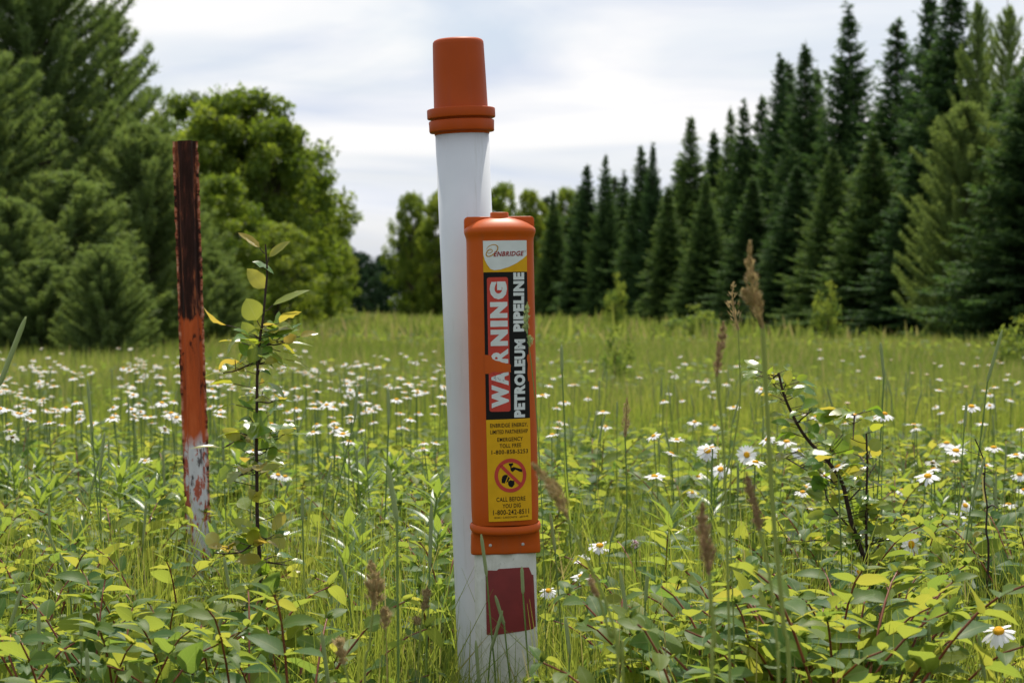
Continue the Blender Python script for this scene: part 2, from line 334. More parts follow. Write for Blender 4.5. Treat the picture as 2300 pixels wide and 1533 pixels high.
def make_tree(name, tm, crown_mat):
    t = empty(name); link('trunk', tm[0].mesh(name + '_trunk', M_TRUNK), t); link('crown', tm[1].mesh(name + '_crown', crown_mat), t)
    return t
def cp_mat(t, mat):  # a version of the kind with other foliage
    c = copy_tree(t)
    for ch in c.children:
        if ch.name.startswith('crown'): ch.data = ch.data.copy(); ch.data.materials[0] = mat
    return c
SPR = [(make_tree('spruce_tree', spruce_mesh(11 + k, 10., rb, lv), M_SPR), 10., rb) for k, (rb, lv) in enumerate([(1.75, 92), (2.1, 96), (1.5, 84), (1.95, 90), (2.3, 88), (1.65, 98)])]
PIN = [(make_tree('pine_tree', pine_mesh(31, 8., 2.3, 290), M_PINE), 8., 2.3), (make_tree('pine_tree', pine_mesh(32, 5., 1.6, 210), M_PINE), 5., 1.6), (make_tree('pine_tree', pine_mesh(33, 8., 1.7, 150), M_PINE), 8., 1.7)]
BRO = [(make_tree('broadleaf_tree', broad_mesh(51, 9., 3.), M_BROAD), 9., 3.), (make_tree('broadleaf_tree', broad_mesh(52, 9., 2.4, nclump=170), M_BROAD), 9., 2.4)]
FAR = [(make_tree('broadleaf_tree', broad_mesh(61, 12., 5., nclump=130, nleaf=90, size=.4), M_FAR), 12., 5.)]
BSH = [(make_tree('leafy_shrub', broad_mesh(71, 1.6, .55, low=.1, nclump=46, nleaf=50, size=.07, tk=.12), M_HERB), 1.6, .55)]
used = set()
def place(kinds, k, px, top, Y, rpx=None, label='', cat='tree', group=None, spin=None, name=None):
    src, H0, R0 = kinds[k]
    o = src if id(src) not in used else copy_tree(src); used.add(id(src))
    H = P(px, top, Y).z; s = H / H0
    sr = s if rpx is None else (rpx / F * Y) / R0
    o.location = (X(px, Y), Y, 0); o.scale = (sr, sr, s); o.rotation_euler = (0, 0, spin if spin is not None else random.random() * 6.28)
    tag(o, label, cat, group)
    return o
NUM = 'first second third fourth fifth sixth seventh eighth ninth tenth eleventh twelfth thirteenth fourteenth fifteenth sixteenth seventeenth eighteenth nineteenth twentieth'.split()
# the row of spruces on the right, from the pipe outwards: pixel x, tip y, depth, half width px
row = [(1243, 428, 118, 42), (1318, 368, 112, 48), (1360, 345, 108, 52), (1402, 385, 112, 46), (1440, 328, 100, 52), (1466, 322, 98, 50), (1551, 262, 88, 66),
       (1603, 292, 90, 60), (1640, 240, 82, 66), (1670, 228, 80, 66), (1710, 216, 80, 68), (1752, 122, 72, 84), (1770, 140, 73, 80), (1808, 96, 69, 92), (1835, 150, 72, 80),
       (1905, 14, 63, 106), (2014, 45, 58, 122), (2086, -25, 55, 120), (2138, -60, 52, 130)]
for i, (px, top, Y, rp) in enumerate(row):
    place(SPR, (i * 5) % 6, px, top, Y, rp * (1.12 + .12 * math.sin(i * 2.2)), 'dark green spruce, %s in the row of spruces counting outward from the white pipe' % NUM[i], 'spruce', 'spruces in the row along the right edge of the field')
extra = [(1500, 420, 84, 60), (1585, 400, 78, 70), (1690, 400, 70, 90), (1790, 370, 62, 100), (1870, 330, 57, 105), (1960, 300, 52, 125), (2060, 330, 49, 120), (2240, 210, 43, 150)]
for i, (px, top, Y, rp) in enumerate(extra):
    place(SPR, (i * 5 + 2) % 6, px, top, Y, rp, 'shorter spruce standing in front of the tall row, %s from the pipe' % NUM[i], 'spruce', 'shorter spruces in front of the tall row')
for i in range(16):
    px = 1230 + i * 75; Y = 130 - i * 4.2
    place(SPR, i % 4, px, 440 - i * 21, Y, 105, 'spruce mostly hidden behind the front row of spruces', 'spruce', 'spruces hidden behind the front row')
place(PIN, 2, 2196, -20, 50, 75, 'open thin topped pine between the tall spruces near the right edge', 'pine', 'pines among the spruces')
place(PIN, 2, 2262, -10, 47, 90, 'pine with open crown furthest right along the top edge', 'pine', 'pines among the spruces')
place(PIN, 0, 2170, 215, 42, 150, 'greyish green bushy pine standing in front of the tall spruces', 'pine', 'pines among the spruces')
place(SPR, 1, 2330, 60, 38, 190, 'brighter green conifer cut by the right edge of the photo', 'spruce')
# left side
place(PIN, 0, 75, -230, 38, 285, 'tallest pine, its top beyond the upper edge over the left corner', 'pine', 'pines at the left edge of the field')
place(PIN, 2, 250, 0, 40, 165, 'narrow pine beside the tallest pine, its tips against the sky', 'pine', 'pines at the left edge of the field')
place(PIN, 0, -60, 60, 34, 240, 'pine cut off by the left edge of the photo', 'pine', 'pines at the left edge of the field')
place(PIN, 1, 320, 270, 36, 170, 'pale tipped young pine directly left of the rusty post top', 'pine', 'pines at the left edge of the field')
place(PIN, 1, 150, 380, 33, 200, 'bluish young pine low in front of the tallest pine', 'pine', 'pines at the left edge of the field')
place(PIN, 1, 20, 440, 31, 150, 'young pine under the yellowish branch at the left edge', 'pine', 'pines at the left edge of the field')
place(PIN, 1, 235, 545, 29, 105, 'rounded low pine nearest the meadow at the left', 'pine', 'pines at the left edge of the field')
place(PIN, 1, 95, 580, 30, 120, 'low dark pine bush beside the rounded low pine', 'pine', 'pines at the left edge of the field')
place(PIN, 1, 400, 430, 42, 130, 'young pine behind the middle of the rusty post', 'pine', 'pines at the left edge of the field')
place(PIN, 1, 480, 560, 40, 95, 'small dark pine just right of the rusty post', 'pine', 'pines at the left edge of the field')
place(BRO, 0, 545, 165, 70, 190, 'tall rounded broadleaf tree right of the rusty post', 'tree', 'broadleaf trees on the left side')
place(BRO, 1, 425, 170, 72, 120, 'broadleaf tree between the pines and the tall rounded tree', 'tree', 'broadleaf trees on the left side')
place(BRO, 1, 655, 290, 74, 92, 'broadleaf tree with open branches at the sky side of the tall rounded tree', 'tree', 'broadleaf trees on the left side')
place(BRO, 1, 500, 365, 48, 95, 'lighter green broadleaf tree low behind the rusty post', 'tree', 'broadleaf trees on the left side')
place(BRO, 0, 625, 480, 62, 100, 'low broadleaf tree above the sapling', 'tree', 'broadleaf trees on the left side')
for q_, a_ in enumerate([(610, 235, 69, 135), (690, 360, 82, 85), (742, 490, 102, 52), (475, 190, 69, 140)]):
    place(BRO, q_ % 2, *a_, 'leafy tree filling the left wall of trees, %s of four towards the gap' % ('second', 'third', 'last', 'first')[q_], 'tree', 'broadleaf trees on the left side')
place(BRO, 1, 715, 455, 92, 70, 'last broadleaf tree before the gap at the end of the field', 'tree', 'broadleaf trees on the left side')
for i in range(5):
    place(PIN, (0, 1)[i % 2], -230 - i * 150, (40, 260)[i % 2], 33 - i * .8, 220, 'pine standing beyond the left edge of the photo', 'pine', 'pines beyond the left edge')
    place(SPR, i, 2450 + i * 130, -30 - i * 25, 40 - i * 2, 190, 'spruce standing beyond the right edge of the photo', 'spruce', 'spruces beyond the right edge')
place(BSH, 0, -8, 250, 33.5, 80, 'yellow green leafy branch tree at the left edge', 'tree')
for i, (px, top, Y, rp) in enumerate([(805, 562, 210, 62), (862, 568, 220, 52), (760, 570, 200, 50)]):
    place(FAR, 0, px, top, Y, rp, ['dark distant tree in the middle of the gap', 'dark distant tree against the central clump', 'dark distant tree partly behind the left trees'][i], 'tree', 'distant trees closing the gap')
for i, (px, top, Y, rp, lb) in enumerate([(925, 412, 128, 52, 'leafy tree at the left end of the central clump'), (990, 405, 126, 58, 'leafy tree directly left behind the white pipe'), (1060, 430, 126, 60, 'leafy tree hidden behind the white pipe'),
        (1130, 388, 122, 55, 'leafy tree right of the pipe above the orange cover'), (1192, 405, 124, 48, 'leafy tree beside the first spruce'), (1272, 400, 128, 50, 'leafy tree behind the first spruces of the row')]):
    place(BRO, i % 2, px, top, Y, rp, lb, 'tree', 'leafy trees in the central clump')
for i in range(9):
    place(FAR, 0, -80 + i * 105, 330 + (i > 5) * 210, 105 + i * 6, 130 if i < 6 else 70, 'dark tree hidden behind the pines and broadleaf trees', 'tree', 'trees hidden behind the left side')
for i in range(6):
    place(FAR, 0, 920 + i * 75, 520, 150, 70, 'dark tree hidden behind the central clump', 'tree', 'trees hidden behind the central clump')
for i, (px, top, Y, rp, lb) in enumerate([(1560, 678, 48, 55, 'bright green low shrub at the foot of the spruces'), (1858, 622, 40, 34, 'bright young tree in front of the dark spruces'), (2285, 700, 24, 60, 'yellowish shrub at the right edge under the conifer'),
        (1385, 604, 60, 24, 'slender pale shrub before the spruces right of the cover'), (1385, 716, 17, 42, 'yellow green leafy shrub out in the meadow right of the marker'), (780, 690, 75, 40, 'small shrub at the end of the left trees')]):
    place(BSH, 0, px, top, Y, rp, lb, 'shrub')

# ------------------------------------------------------------------ the pipe, the marker and the rusty post
def orange_mat(name, base, lo, rough):
    m = plain(name, base, rough, .16, noise=[(.3, lo), (.7, base)], bump=.12, nscale=14)
    return m
M_ORA = orange_mat('orange_plastic', (.50, .088, .009), (.44, .074, .008), .42)
M_CAP = orange_mat('cap_plastic', (.40, .062, .007), (.34, .052, .006), .48)
M_PIPE = plain('white_pvc', (.78, .79, .81), .4, .4, noise=[(.35, (.57, .59, .64)), (.65, (.63, .65, .69))], bump=.05, nscale=9)
def streaky(m, sc, col, lo, hi, amt):
    nt = m.node_tree; pr = nt.nodes['Principled BSDF']; src = pr.inputs['Base Color'].links[0].from_socket
    t = N(nt, 'ShaderNodeTexCoord'); mp = N(nt, 'ShaderNodeMapping'); mp.inputs['Scale'].default_value = sc
    n = N(nt, 'ShaderNodeTexNoise'); n.inputs['Scale'].default_value = 1; n.inputs['Detail'].default_value = 8; n.inputs['Roughness'].default_value = .7
    nt.links.new(t.outputs['Object'], mp.inputs[0]); nt.links.new(mp.outputs[0], n.inputs[0])
    f = ramp(nt, [(lo, (0, 0, 0)), (hi, (amt,) * 3)], n.outputs[0]); mc = N(nt, 'ShaderNodeMix', data_type='RGBA')
    nt.links.new(f, mc.inputs[0]); nt.links.new(src, mc.inputs[6]); mc.inputs[7].default_value = (*col, 1); nt.links.new(mc.outputs[2], pr.inputs['Base Color'])
streaky(M_PIPE, (60, 60, 5), (.40, .40, .36), .56, .74, .5)
streaky(M_PIPE, (160, 160, 160), (.25, .24, .22), .70, .76, .6)
streaky(M_ORA, (90, 90, 3), (.34, .09, .035), .52, .72, .5); streaky(M_ORA, (170, 170, 60), (.55, .25, .14), .66, .74, .4)
streaky(M_CAP, (90, 90, 3), (.30, .06, .03), .55, .75, .35)
def lathe(mb, prof, ns=64, m=0, wob=None):
    n = len(prof); th = np.arange(ns) / ns * 2 * PI; V = []
    for k, (r_, z) in enumerate(prof):
        rr = r_ * (1 + (wob(th, k) if wob else 0)); V.append(np.stack([np.cos(th) * rr, np.sin(th) * rr, np.full(ns, z)], 1))
    Q = [[i * ns + j, i * ns + (j + 1) % ns, (i + 1) * ns + (j + 1) % ns, (i + 1) * ns + j] for i in range(n - 1) for j in range(ns)]
    mb.add(np.concatenate(V), Q, m=m)
YP = 3.33
pt, pb = P(1037.5, 297, YP), P(1095, 1640, YP)      # the pipe's axis under the cap and low down
ax = (pt - pb).normalized(); s0 = pb.z / ax.z; base = pb - ax * s0; Lp = (pt - base).length
pipe = empty('vent_pipe', base); pipe.rotation_mode = 'QUATERNION'; pipe.rotation_quaternion = ax.to_track_quat('Z', 'Y')
tag(pipe, 'tall white plastic pipe with orange cap standing behind the warning marker', 'pipe')
k = YP / F
RP = 60.0 * k
mb = MB(); lathe(mb, [(RP, -.05), (RP * 1.0, .3), (RP, .6), (RP, .9), (RP, Lp + .02), (RP * .5, Lp + .02)]); link('pipe_body', mb.mesh('pipe_body', M_PIPE), pipe)
mb = MB(); z = Lp
def ring(r0, z0, z1, bev): return [(r0 - 10.5 * k, z0), (r0 - bev, z0), (r0 - bev * .3, z0 + bev * .3), (r0, z0 + bev), (r0, z1 - bev), (r0 - bev * .3, z1 - bev * .3), (r0 - bev, z1), (r0 - 14 * k, z1)]
lathe(mb, [(RP + 1 * k, z - .004)] + ring(73.5 * k, z, z + 26 * k, 3 * k) , wob=lambda th, q: (.020 * np.cos(10 * th) * (q in (1, 2, 3, 4)) ))
link('collar', mb.mesh('cap_collar', M_CAP), pipe)
mb = MB(); zz = z + 27 * k
lathe(mb, [(60 * k, zz), (66 * k, zz), (67 * k, zz + 3 * k)] + ring(76.5 * k, zz + 3.2 * k, zz + 25 * k, 2.4 * k) + [(61.5 * k, zz + 25.5 * k), (60.5 * k, zz + 28 * k), (59 * k, zz + 100 * k), (57.3 * k, zz + 168 * k), (56.8 * k, zz + 174 * k), (54 * k, zz + 178 * k), (49 * k, zz + 180.5 * k), (30 * k, zz + 183 * k), (.1 * k, zz + 184 * k)])
link('cap', mb.mesh('pipe_cap', M_CAP), pipe)

# the marker: fibreglass post, orange cover with a wrapped label
YM = 3.2; K = YM / F
mtop, mbot = P(1122.5, 530, YM), P(1134.5, 1170, YM)
max_ = (mtop - mbot).normalized(); base = mbot - max_ * (mbot.z / max_.z)
mk = empty('pipeline_marker', base); mk.rotation_mode = 'QUATERNION'
lean = math.atan2(max_.x, max_.z)
mk.rotation_quaternion = (Matrix.Rotation(lean, 3, 'Y') @ Matrix.Rotation(R(9), 3, 'Z')).to_quaternion()
tag(mk, 'orange warning marker on a flat white post, in front of the white pipe', 'marker')
def zl(py): return (P(1130, py, YM).z) / math.cos(lean)
A, Bf = 76.0 * K, 44 * K       # cover half width, front bulge
def front(x, a=A, b=Bf, e=2.35):
    return -b * np.clip(1 - np.abs(x / a) ** e, 0, 1) ** (1 / e)
def section(a, b, bb, n=72, e=2.35):
    th = np.arange(n) / n * 2 * PI; c, s_ = np.cos(th), np.sin(th)
    x = a * np.sign(c) * np.abs(c) ** (2 / e); y = np.where(s_ < 0, b, bb) * np.sign(s_) * np.abs(s_) ** (2 / e)
    return np.stack([x, y], 1)
def loft(mb, secs, m=0, closed_top=False, sag=None):
    n = len(secs[0][0]); V = []
    for sc, z_ in secs: V.append(np.column_stack([sc, np.full(n, z_) + (sag(sc, z_) if sag else 0)]))
    Q = [[i * n + j, i * n + (j + 1) % n, (i + 1) * n + (j + 1) % n, (i + 1) * n + j] for i in range(len(secs) - 1) for j in range(n)]
    mb.add(np.concatenate(V), Q, m=m)
# post
mb = MB()
hw = 70 * K; xsn = np.linspace(-hw, hw, 21); yf = -.012 * (1 - (xsn / hw) ** 4) + .004; yb = yf + .0045
pro = np.concatenate([np.column_stack([xsn, yf]), np.column_stack([xsn[::-1], yb[::-1]])])
loft(mb, [(pro, z_) for z_ in np.linspace(-.05, zl(1190), 14)])
M_POST = plain('white_fibreglass', (.66, .66, .60), .6, .2, noise=[(.3, (.58, .58, .52)), (.7, (.70, .70, .65))], bump=.25, nscale=70)
streaky(M_POST, (200, 200, 120), (.20, .20, .15), .60, .72, .6); streaky(M_POST, (70, 70, 6), (.42, .43, .34), .55, .72, .5)
streaky(M_POST, (25, 25, 9), (.30, .32, .22), .52, .72, .35)
link('post', mb.mesh('marker_post', M_POST), mk)
# cover
mb = MB()
def sc(fa, fb, z_, bb=.5): return (section(A * fa, Bf * fb, Bf * bb), z_)
secs = [sc(.97, .9, zl(1176)), sc(.99, .98, zl(1160)), sc(1, 1, zl(1140))] + [sc(1, 1, zl(y)) for y in np.linspace(1100, 560, 12)] + [sc(1, 1, zl(545)), sc(1.005, 1.0, zl(536)), sc(1.03, 1.04, zl(530)), sc(1.06, 1.12, zl(524)), sc(1.065, 1.15, zl(518)), sc(1.05, 1.12, zl(514)),
        sc(.98, 1.02, zl(509)), sc(.84, .86, zl(502)), sc(.66, .66, zl(496)), sc(.46, .48, zl(491.5)), sc(.30, .34, zl(489)), sc(.27, .32, zl(487)), sc(.27, .32, zl(478.5)), sc(.25, .29, zl(477)), sc(.01, .01, zl(477))]
loft(mb, secs)
link('cover', mb.mesh('marker_cover', M_ORA), mk)
# crimped flat fin across the top
bm = bmesh.new(); pts = []
x0, x1, z0, z1, rr = -79 * K, 79.5 * K, zl(522), zl(486), 9 * K
for cx, cz, a0 in ((x1 - rr, z1 - rr, 0), (x0 + rr, z1 - rr, 90)):
    for q in range(7): a = R(a0 + q * 15); pts.append((cx + rr * math.cos(a), cz + rr * math.sin(a)))
pts += [(x0, z0), (x1, z0)]
for yy in (-.003, .007):
    pass
f1 = bm.faces.new([bm.verts.new((x, .001, z_)) for x, z_ in pts]); g = bmesh.ops.extrude_face_region(bm, geom=[f1])
bmesh.ops.translate(bm, vec=(0, .010, 0), verts=[v for v in g['geom'] if isinstance(v, bmesh.types.BMVert)])
bmesh.ops.recalc_face_normals(bm, faces=bm.faces); bmesh.ops.bevel(bm, geom=[e for e in bm.edges if abs(e.calc_face_angle(0)) > .8], offset=.0016, segments=3, affect='EDGES', profile=.6)
me = bpy.data.meshes.new('marker_fin'); bm.to_mesh(me); bm.free(); me.materials.append(M_ORA); [setattr(p, 'use_smooth', True) for p in me.polygons]
link('fin', me, mk)
# ridge and skirt at the foot of the cover
mb = MB(); sag = lambda s_, z_: -9 * K * np.clip(-s_[:, 1] / Bf, 0, 1.2)
secs = []
for q in range(9):
    a = -PI / 2 + q * PI / 8; ex = 1.0 + .055 * math.cos(a); secs.append((section(A * ex, Bf * (1 + .12 * math.cos(a)), Bf * .5), zl(1179) + 9.5 * K * math.sin(a)))
loft(mb, secs, sag=sag)
link('ridge', mb.mesh('cover_ridge', M_ORA), mk)
mb = MB()
def skirt(fa, fb, z_):
    s_ = section(A * fa, Bf * fb, Bf * .42, 144, 5.0); x = s_[:, 0]
    rib = np.exp(-(x / (12 * K)) ** 4) * 8 * K
    s_[:, 1] -= np.where(s_[:, 1] < 0, rib, 0); return (s_, z_)
loft(mb, [skirt(.98, .6, zl(1180)), skirt(1.0, .42, zl(1192)), skirt(1.02, .36, zl(1200)), skirt(1.03, .36, zl(1228)), skirt(1.03, .36, zl(1238)), skirt(1.02, .34, zl(1241)), skirt(.99, .30, zl(1242)), skirt(.95, .22, zl(1240)), skirt(.9, .2, zl(1225))])
link('skirt', mb.mesh('cover_skirt', M_ORA), mk)
M_STEEL = plain('rivet_metal', (.55, .53, .5), .35, .5)
for x in (-37, 37):
    mb = MB(); V = [(0, 0)]; lathe(mb, [(.01 * K, 2.2 * K), (2.4 * K, 1.8 * K), (3.6 * K, .6 * K), (3.8 * K, -3 * K)], 16)
    o = link('rivet', mb.mesh('rivet', M_STEEL), mk, (x * K, -Bf * .36 - .0001, zl(1221))); o.rotation_euler = (PI / 2, 0, 0)
# red reflective sheet on the post
M_REFL = plain('red_reflector', (.20, .018, .02), .45, .5, noise=[(.3, (.17, .015, .018)), (.7, (.23, .022, .024))], nscale=40)
streaky(M_REFL, (260, 260, 50), (.45, .36, .34), .66, .72, .5)
bm = bmesh.new()
poly = [(-46, 1281), (-40, 1277), (-21, 1278), (-17, 1274.5), (35, 1273), (53, 1274), (60, 1291), (64, 1292), (68, 1408), (60, 1413), (-28, 1422), (-46, 1421)]
bm.faces.new([bm.verts.new(((u - 2) * K, 0, zl(v))) for u, v in poly]).normal_update()
for q in range(-34, 35): bmesh.ops.bisect_plane(bm, geom=bm.verts[:] + bm.edges[:] + bm.faces[:], plane_co=(q * 2 * K, 0, 0), plane_no=(1, 0, 0))
for v in bm.verts: v.co.y = -.012 * (1 - (v.co.x / hw) ** 4) + .004 - .0007
me = bpy.data.meshes.new('reflector'); bm.to_mesh(me); bm.free(); me.materials.append(M_REFL); link('reflective_patch', me, mk)

# label: one wrapped mesh of flat shapes, layer by layer
def flat_mat(n, c, r_=.35): return plain(n, c, .5, .15, noise=[(.35, tuple(x * .9 for x in c)), (.65, c)], nscale=60)
LM = {'white': flat_mat('label_white', (.62, .65, .67)), 'gold': flat_mat('label_gold', (.62, .33, .008)), 'black': flat_mat('label_black', (.006, .006, .0065)), 'red': flat_mat('label_red', (.50, .055, .04)),
      'yellow': flat_mat('label_yellow', (.66, .36, .008)), 'logogold': flat_mat('logo_gold', (.42, .22, .02)), 'logored': flat_mat('logo_red', (.26, .012, .016)), 'orange': M_ORA}
LK = list(LM)
lab = bmesh.new(); ext = 0
LX, LY0 = 1133.2, 543
def uv2(px, py): return (px - (LX + (py - 543) * 7.0 / 622)) * 1.0 * K * 1.0 + 5.4 * K, zl(py - 1.5)
def put(src, layer, col):
    """src: bmesh with verts (px, py) -> wrapped onto the cover"""
    for v in src.verts:
        x, z_ = uv2(v.co.x, v.co.y); v.co = (x, 0, z_)
    for q in range(-36, 37):
        src_g = src.verts[:] + src.edges[:] + src.faces[:]
        bmesh.ops.bisect_plane(src, geom=src_g, plane_co=(q * 2.03 * K, 0, 0), plane_no=(1, 0, 0), dist=1e-7)
    for v in src.verts: v.co.y = float(front(v.co.x)) - .0004 - .00022 * layer
    for f in src.faces: f.material_index = LK.index(col); f.smooth = True
    me_ = bpy.data.meshes.new('tmp'); src.to_mesh(me_); lab.from_mesh(me_); bpy.data.meshes.remove(me_); src.free()
def polyp(pts, layer, col):
    b = bmesh.new(); b.faces.new([b.verts.new((x, y, 0)) for x, y in pts]); bmesh.ops.triangulate(b, faces=b.faces[:]); put(b, layer, col)
def text(s, box, layer, col, rot=False, bold=.03, shear=0, slope=0):
    cu = bpy.data.curves.new('t', 'FONT'); cu.body = s; cu.offset = bold; cu.resolution_u = 3; cu.shear = shear; cu.space_character = 1.12
    o = bpy.data.objects.new('t', cu); COL.objects.link(o); bpy.context.view_layer.update()
    me_ = bpy.data.meshes.new_from_object(o.evaluated_get(bpy.context.evaluated_depsgraph_get())); b = bmesh.new(); b.from_mesh(me_)
    bpy.data.objects.remove(o); bpy.data.curves.remove(cu); bpy.data.meshes.remove(me_)
    xs_ = [v.co.x for v in b.verts]; ys_ = [v.co.y for v in b.verts]; xa, xb, ya, yb_ = min(xs_), max(xs_), min(ys_), max(ys_)
    if s[-1] == ',': ya = 0 - bold
    X0, Y0, X1, Y1 = box
    for v in b.verts:
        a = (v.co.x - xa) / (xb - xa); c = (v.co.y - ya) / (yb_ - ya)
        if rot: v.co = (X1 + (X0 - X1) * c + slope * (1 - a), Y1 + (Y0 - Y1) * a, 0)       # reads upwards
        else: v.co = (X0 + (X1 - X0) * a, Y1 + (Y0 - Y1) * c - slope * a, 0)
    put(b, layer, col)
def ribbon(pts, wds, layer, col):
    pts = smooth_path(np.array([(x, y, 0) for x, y in pts]), 6); n = len(pts); wv = np.interp(np.linspace(0, 1, n), np.linspace(0, 1, len(wds)), wds)
    tg = unit(np.gradient(pts, axis=0)); nn = np.stack([-tg[:, 1], tg[:, 0], 0 * tg[:, 0]], 1) * wv[:, None] * .5
    b = bmesh.new(); a_ = [b.verts.new(p) for p in pts + nn]; c_ = [b.verts.new(p) for p in pts - nn]
    for i in range(n - 1): b.faces.new([a_[i], a_[i + 1], c_[i + 1], c_[i]])
    put(b, layer, col)
polyp([(1083.5, 543), (1183, 543), (1183.5, 613), (1084.3, 613)], 0, 'gold')
crv = [(1183, 576), (1172, 585), (1157, 594.5), (1140, 602), (1122, 607.2), (1108, 608.6), (1100, 606), (1094, 598), (1088, 587), (1084.6, 575)]
polyp([(1083.6, 543), (1182.9, 543)] + crv, 1, 'white')
ribbon([(1091, 563), (1095, 556.5), (1103, 552.5), (1111, 552.6), (1116, 557), (1115, 564), (1109, 571), (1100, 577), (1093, 577.5), (1090.5, 573), (1093, 566), (1098, 561.5), (1103, 560)], [.7, 1.4, 1.8, 2, 2.6, 2.6, 2.2, 2.4, 2.6, 2.4, 2, 1.2, .6], 2, 'logogold')
ribbon([(1092, 571), (1093, 567), (1098, 564), (1103, 563.5), (1104, 566.5), (1100, 570), (1095, 571), (1094, 568)], [.8, 1.2, 1.4, 1.5, 1.6, 1.5, 1.2, .6], 2, 'logogold')
text('ENBRIDGE', (1106.5, 567.5, 1176, 578.5), 3, 'logored', bold=.03, shear=.25, slope=1.0)
text('TM', (1177, 566.5, 1180.5, 568.3), 3, 'logored', bold=.02)
polyp([(1084.3, 613), (1183.5, 613), (1187.8, 939.5), (1087.8, 941)], 0, 'black')
def rrect(x0, y0, x1, y1, r_, dx=0):
    o = []
    for cx, cy_, a0 in ((x1 - r_, y0 + r_, -90), (x1 - r_, y1 - r_, 0), (x0 + r_, y1 - r_, 90), (x0 + r_, y0 + r_, 180)):
        for q in range(6):
            a = R(a0 + q * 18); y = cy_ + r_ * math.sin(a); o.append((cx + r_ * math.cos(a) + dx * (y - y0) / (y1 - y0), y))
    return o
polyp(rrect(1091.5, 624.5, 1138.5, 923, 5, 3.8), 1, 'red')
for ch, y0, y1 in (('G', 634, 673.5), ('N', 679.5, 715), ('I', 721, 734.5), ('N', 741, 777), ('R', 783, 816), ('A', 833, 865), ('W', 863.5, 915)):
    d = (y0 - 624) / 300 * 3.4
    text(ch, (1097.5 + d, y0, 1136 + d, y1), 2, 'white', rot=True, bold=.045 if ch == 'R' else .07)
text('PIPELINE', (1151, 614.5, 1176.3, 746), 1, 'white', rot=True, bold=.062, slope=-1.3)
text('PETROLEUM', (1152.2, 763, 1178, 937), 1, 'white', rot=True, bold=.062, slope=-2.2)
# the torn strip: bare cover shows through, with a ragged lower and upper lip
polyp([(1085, 796.3), (1096, 797), (1100, 799.5), (1103, 806), (1110, 809.5), (1118, 811), (1124, 814), (1130, 815), (1135, 817.5), (1142.6, 818), (1143.6, 822), (1142.6, 829), (1143.6, 836), (1137, 835.5), (1130, 836.5), (1124, 834.5), (1116, 835.5), (1106, 834.3), (1100, 836), (1096, 838.5), (1085.5, 838.6)], 3, 'orange')
polyp([(1183, 797), (1189.5, 800), (1186.5, 808), (1188.5, 815), (1186, 824), (1188.5, 833), (1187, 842), (1189.5, 853), (1186, 857), (1183.8, 857), (1182.4, 840), (1183.5, 820), (1181, 806)], 3, 'orange')
for q in range(14):
    x, y = 1102 + random.random() * 26, 838 + random.random() * 24; a = random.random() * 3
    ribbon([(x, y), (x + 2.5 * math.cos(a), y + 2.5 * math.sin(a)), (x + 4 * math.cos(a + .5), y + 4 * math.sin(a + .5))], [.3, .7, .3], 3, 'black')
polyp([(1087.8, 941), (1187.8, 939.5), (1190.6, 1166), (1092, 1167.5)], 0, 'yellow')
T = lambda s_, x0, x1, y0, y1, b=.018: text(s_, (x0, y0, x1, y1), 1, 'black', bold=b, slope=1.0)
T('ENBRIDGE ENERGY,', 1096.5, 1182, 949.5, 958.5); T('LIMITED PARTNERSHIP', 1096.5, 1182, 964, 973); T('EMERGENCY', 1112, 1170, 981, 990)
T('TOLL FREE', 1117, 1166, 995, 1004); T('1-800-858-5253', 1099, 1182, 1008.5, 1018)
T('CALL BEFORE', 1109, 1175, 1113.5, 1123.5); T('YOU DIG', 1122.5, 1164, 1128.5, 1138); T('1-800-242-8511', 1101.5, 1183.5, 1141.5, 1153)
T('\u00a92001 CARSONITE', 1104, 1155, 1156.5, 1161, .01); T('#87A48', 1161, 1181, 1156.5, 1160.5, .01)
cx, cy_ = 1141.3, 1065.5
def circ(r0, a0, a1, n): return [(cx + r0 * math.cos(R(a0 + (a1 - a0) * i / n)), cy_ + r0 * 1.04 * math.sin(R(a0 + (a1 - a0) * i / n))) for i in range(n + 1)]
b = bmesh.new(); oo = [b.verts.new((*p, 0)) for p in circ(36.3, 0, 360, 48)[:-1]]; ii = [b.verts.new((*p, 0)) for p in circ(28.4, 0, 360, 48)[:-1]]
for i in range(48): b.faces.new([oo[i], oo[(i + 1) % 48], ii[(i + 1) % 48], ii[i]])
put(b, 2, 'red')
polyp([(1116, 1045), (1121, 1040), (1166.5, 1084), (1161.5, 1089.5)], 2, 'red')
zp = lambda L_: [(1020 + x / 4.509, 920 + y / 4.509) for x, y in L_]
polyp(zp([(527, 535), (572, 533), (574, 548), (556, 566), (556, 580), (578, 570), (665, 598), (666, 626), (640, 620), (596, 598), (568, 622), (548, 608), (543, 566), (530, 552)]), 1, 'black')
polyp(zp([(455, 690), (462, 664), (478, 650), (500, 647), (520, 655), (500, 700), (486, 734), (456, 728)]), 1, 'black')
polyp(zp([(500, 728), (522, 668), (540, 680), (520, 715)]), 1, 'black')
polyp(zp([(520, 716), (548, 700), (556, 708), (584, 708), (586, 745), (570, 768), (553, 776), (532, 765), (521, 745)]), 1, 'black')
me = bpy.data.meshes.new('warning_label'); lab.to_mesh(me); lab.free()
for c in LK: me.materials.append(LM[c])
link('label', me, mk)

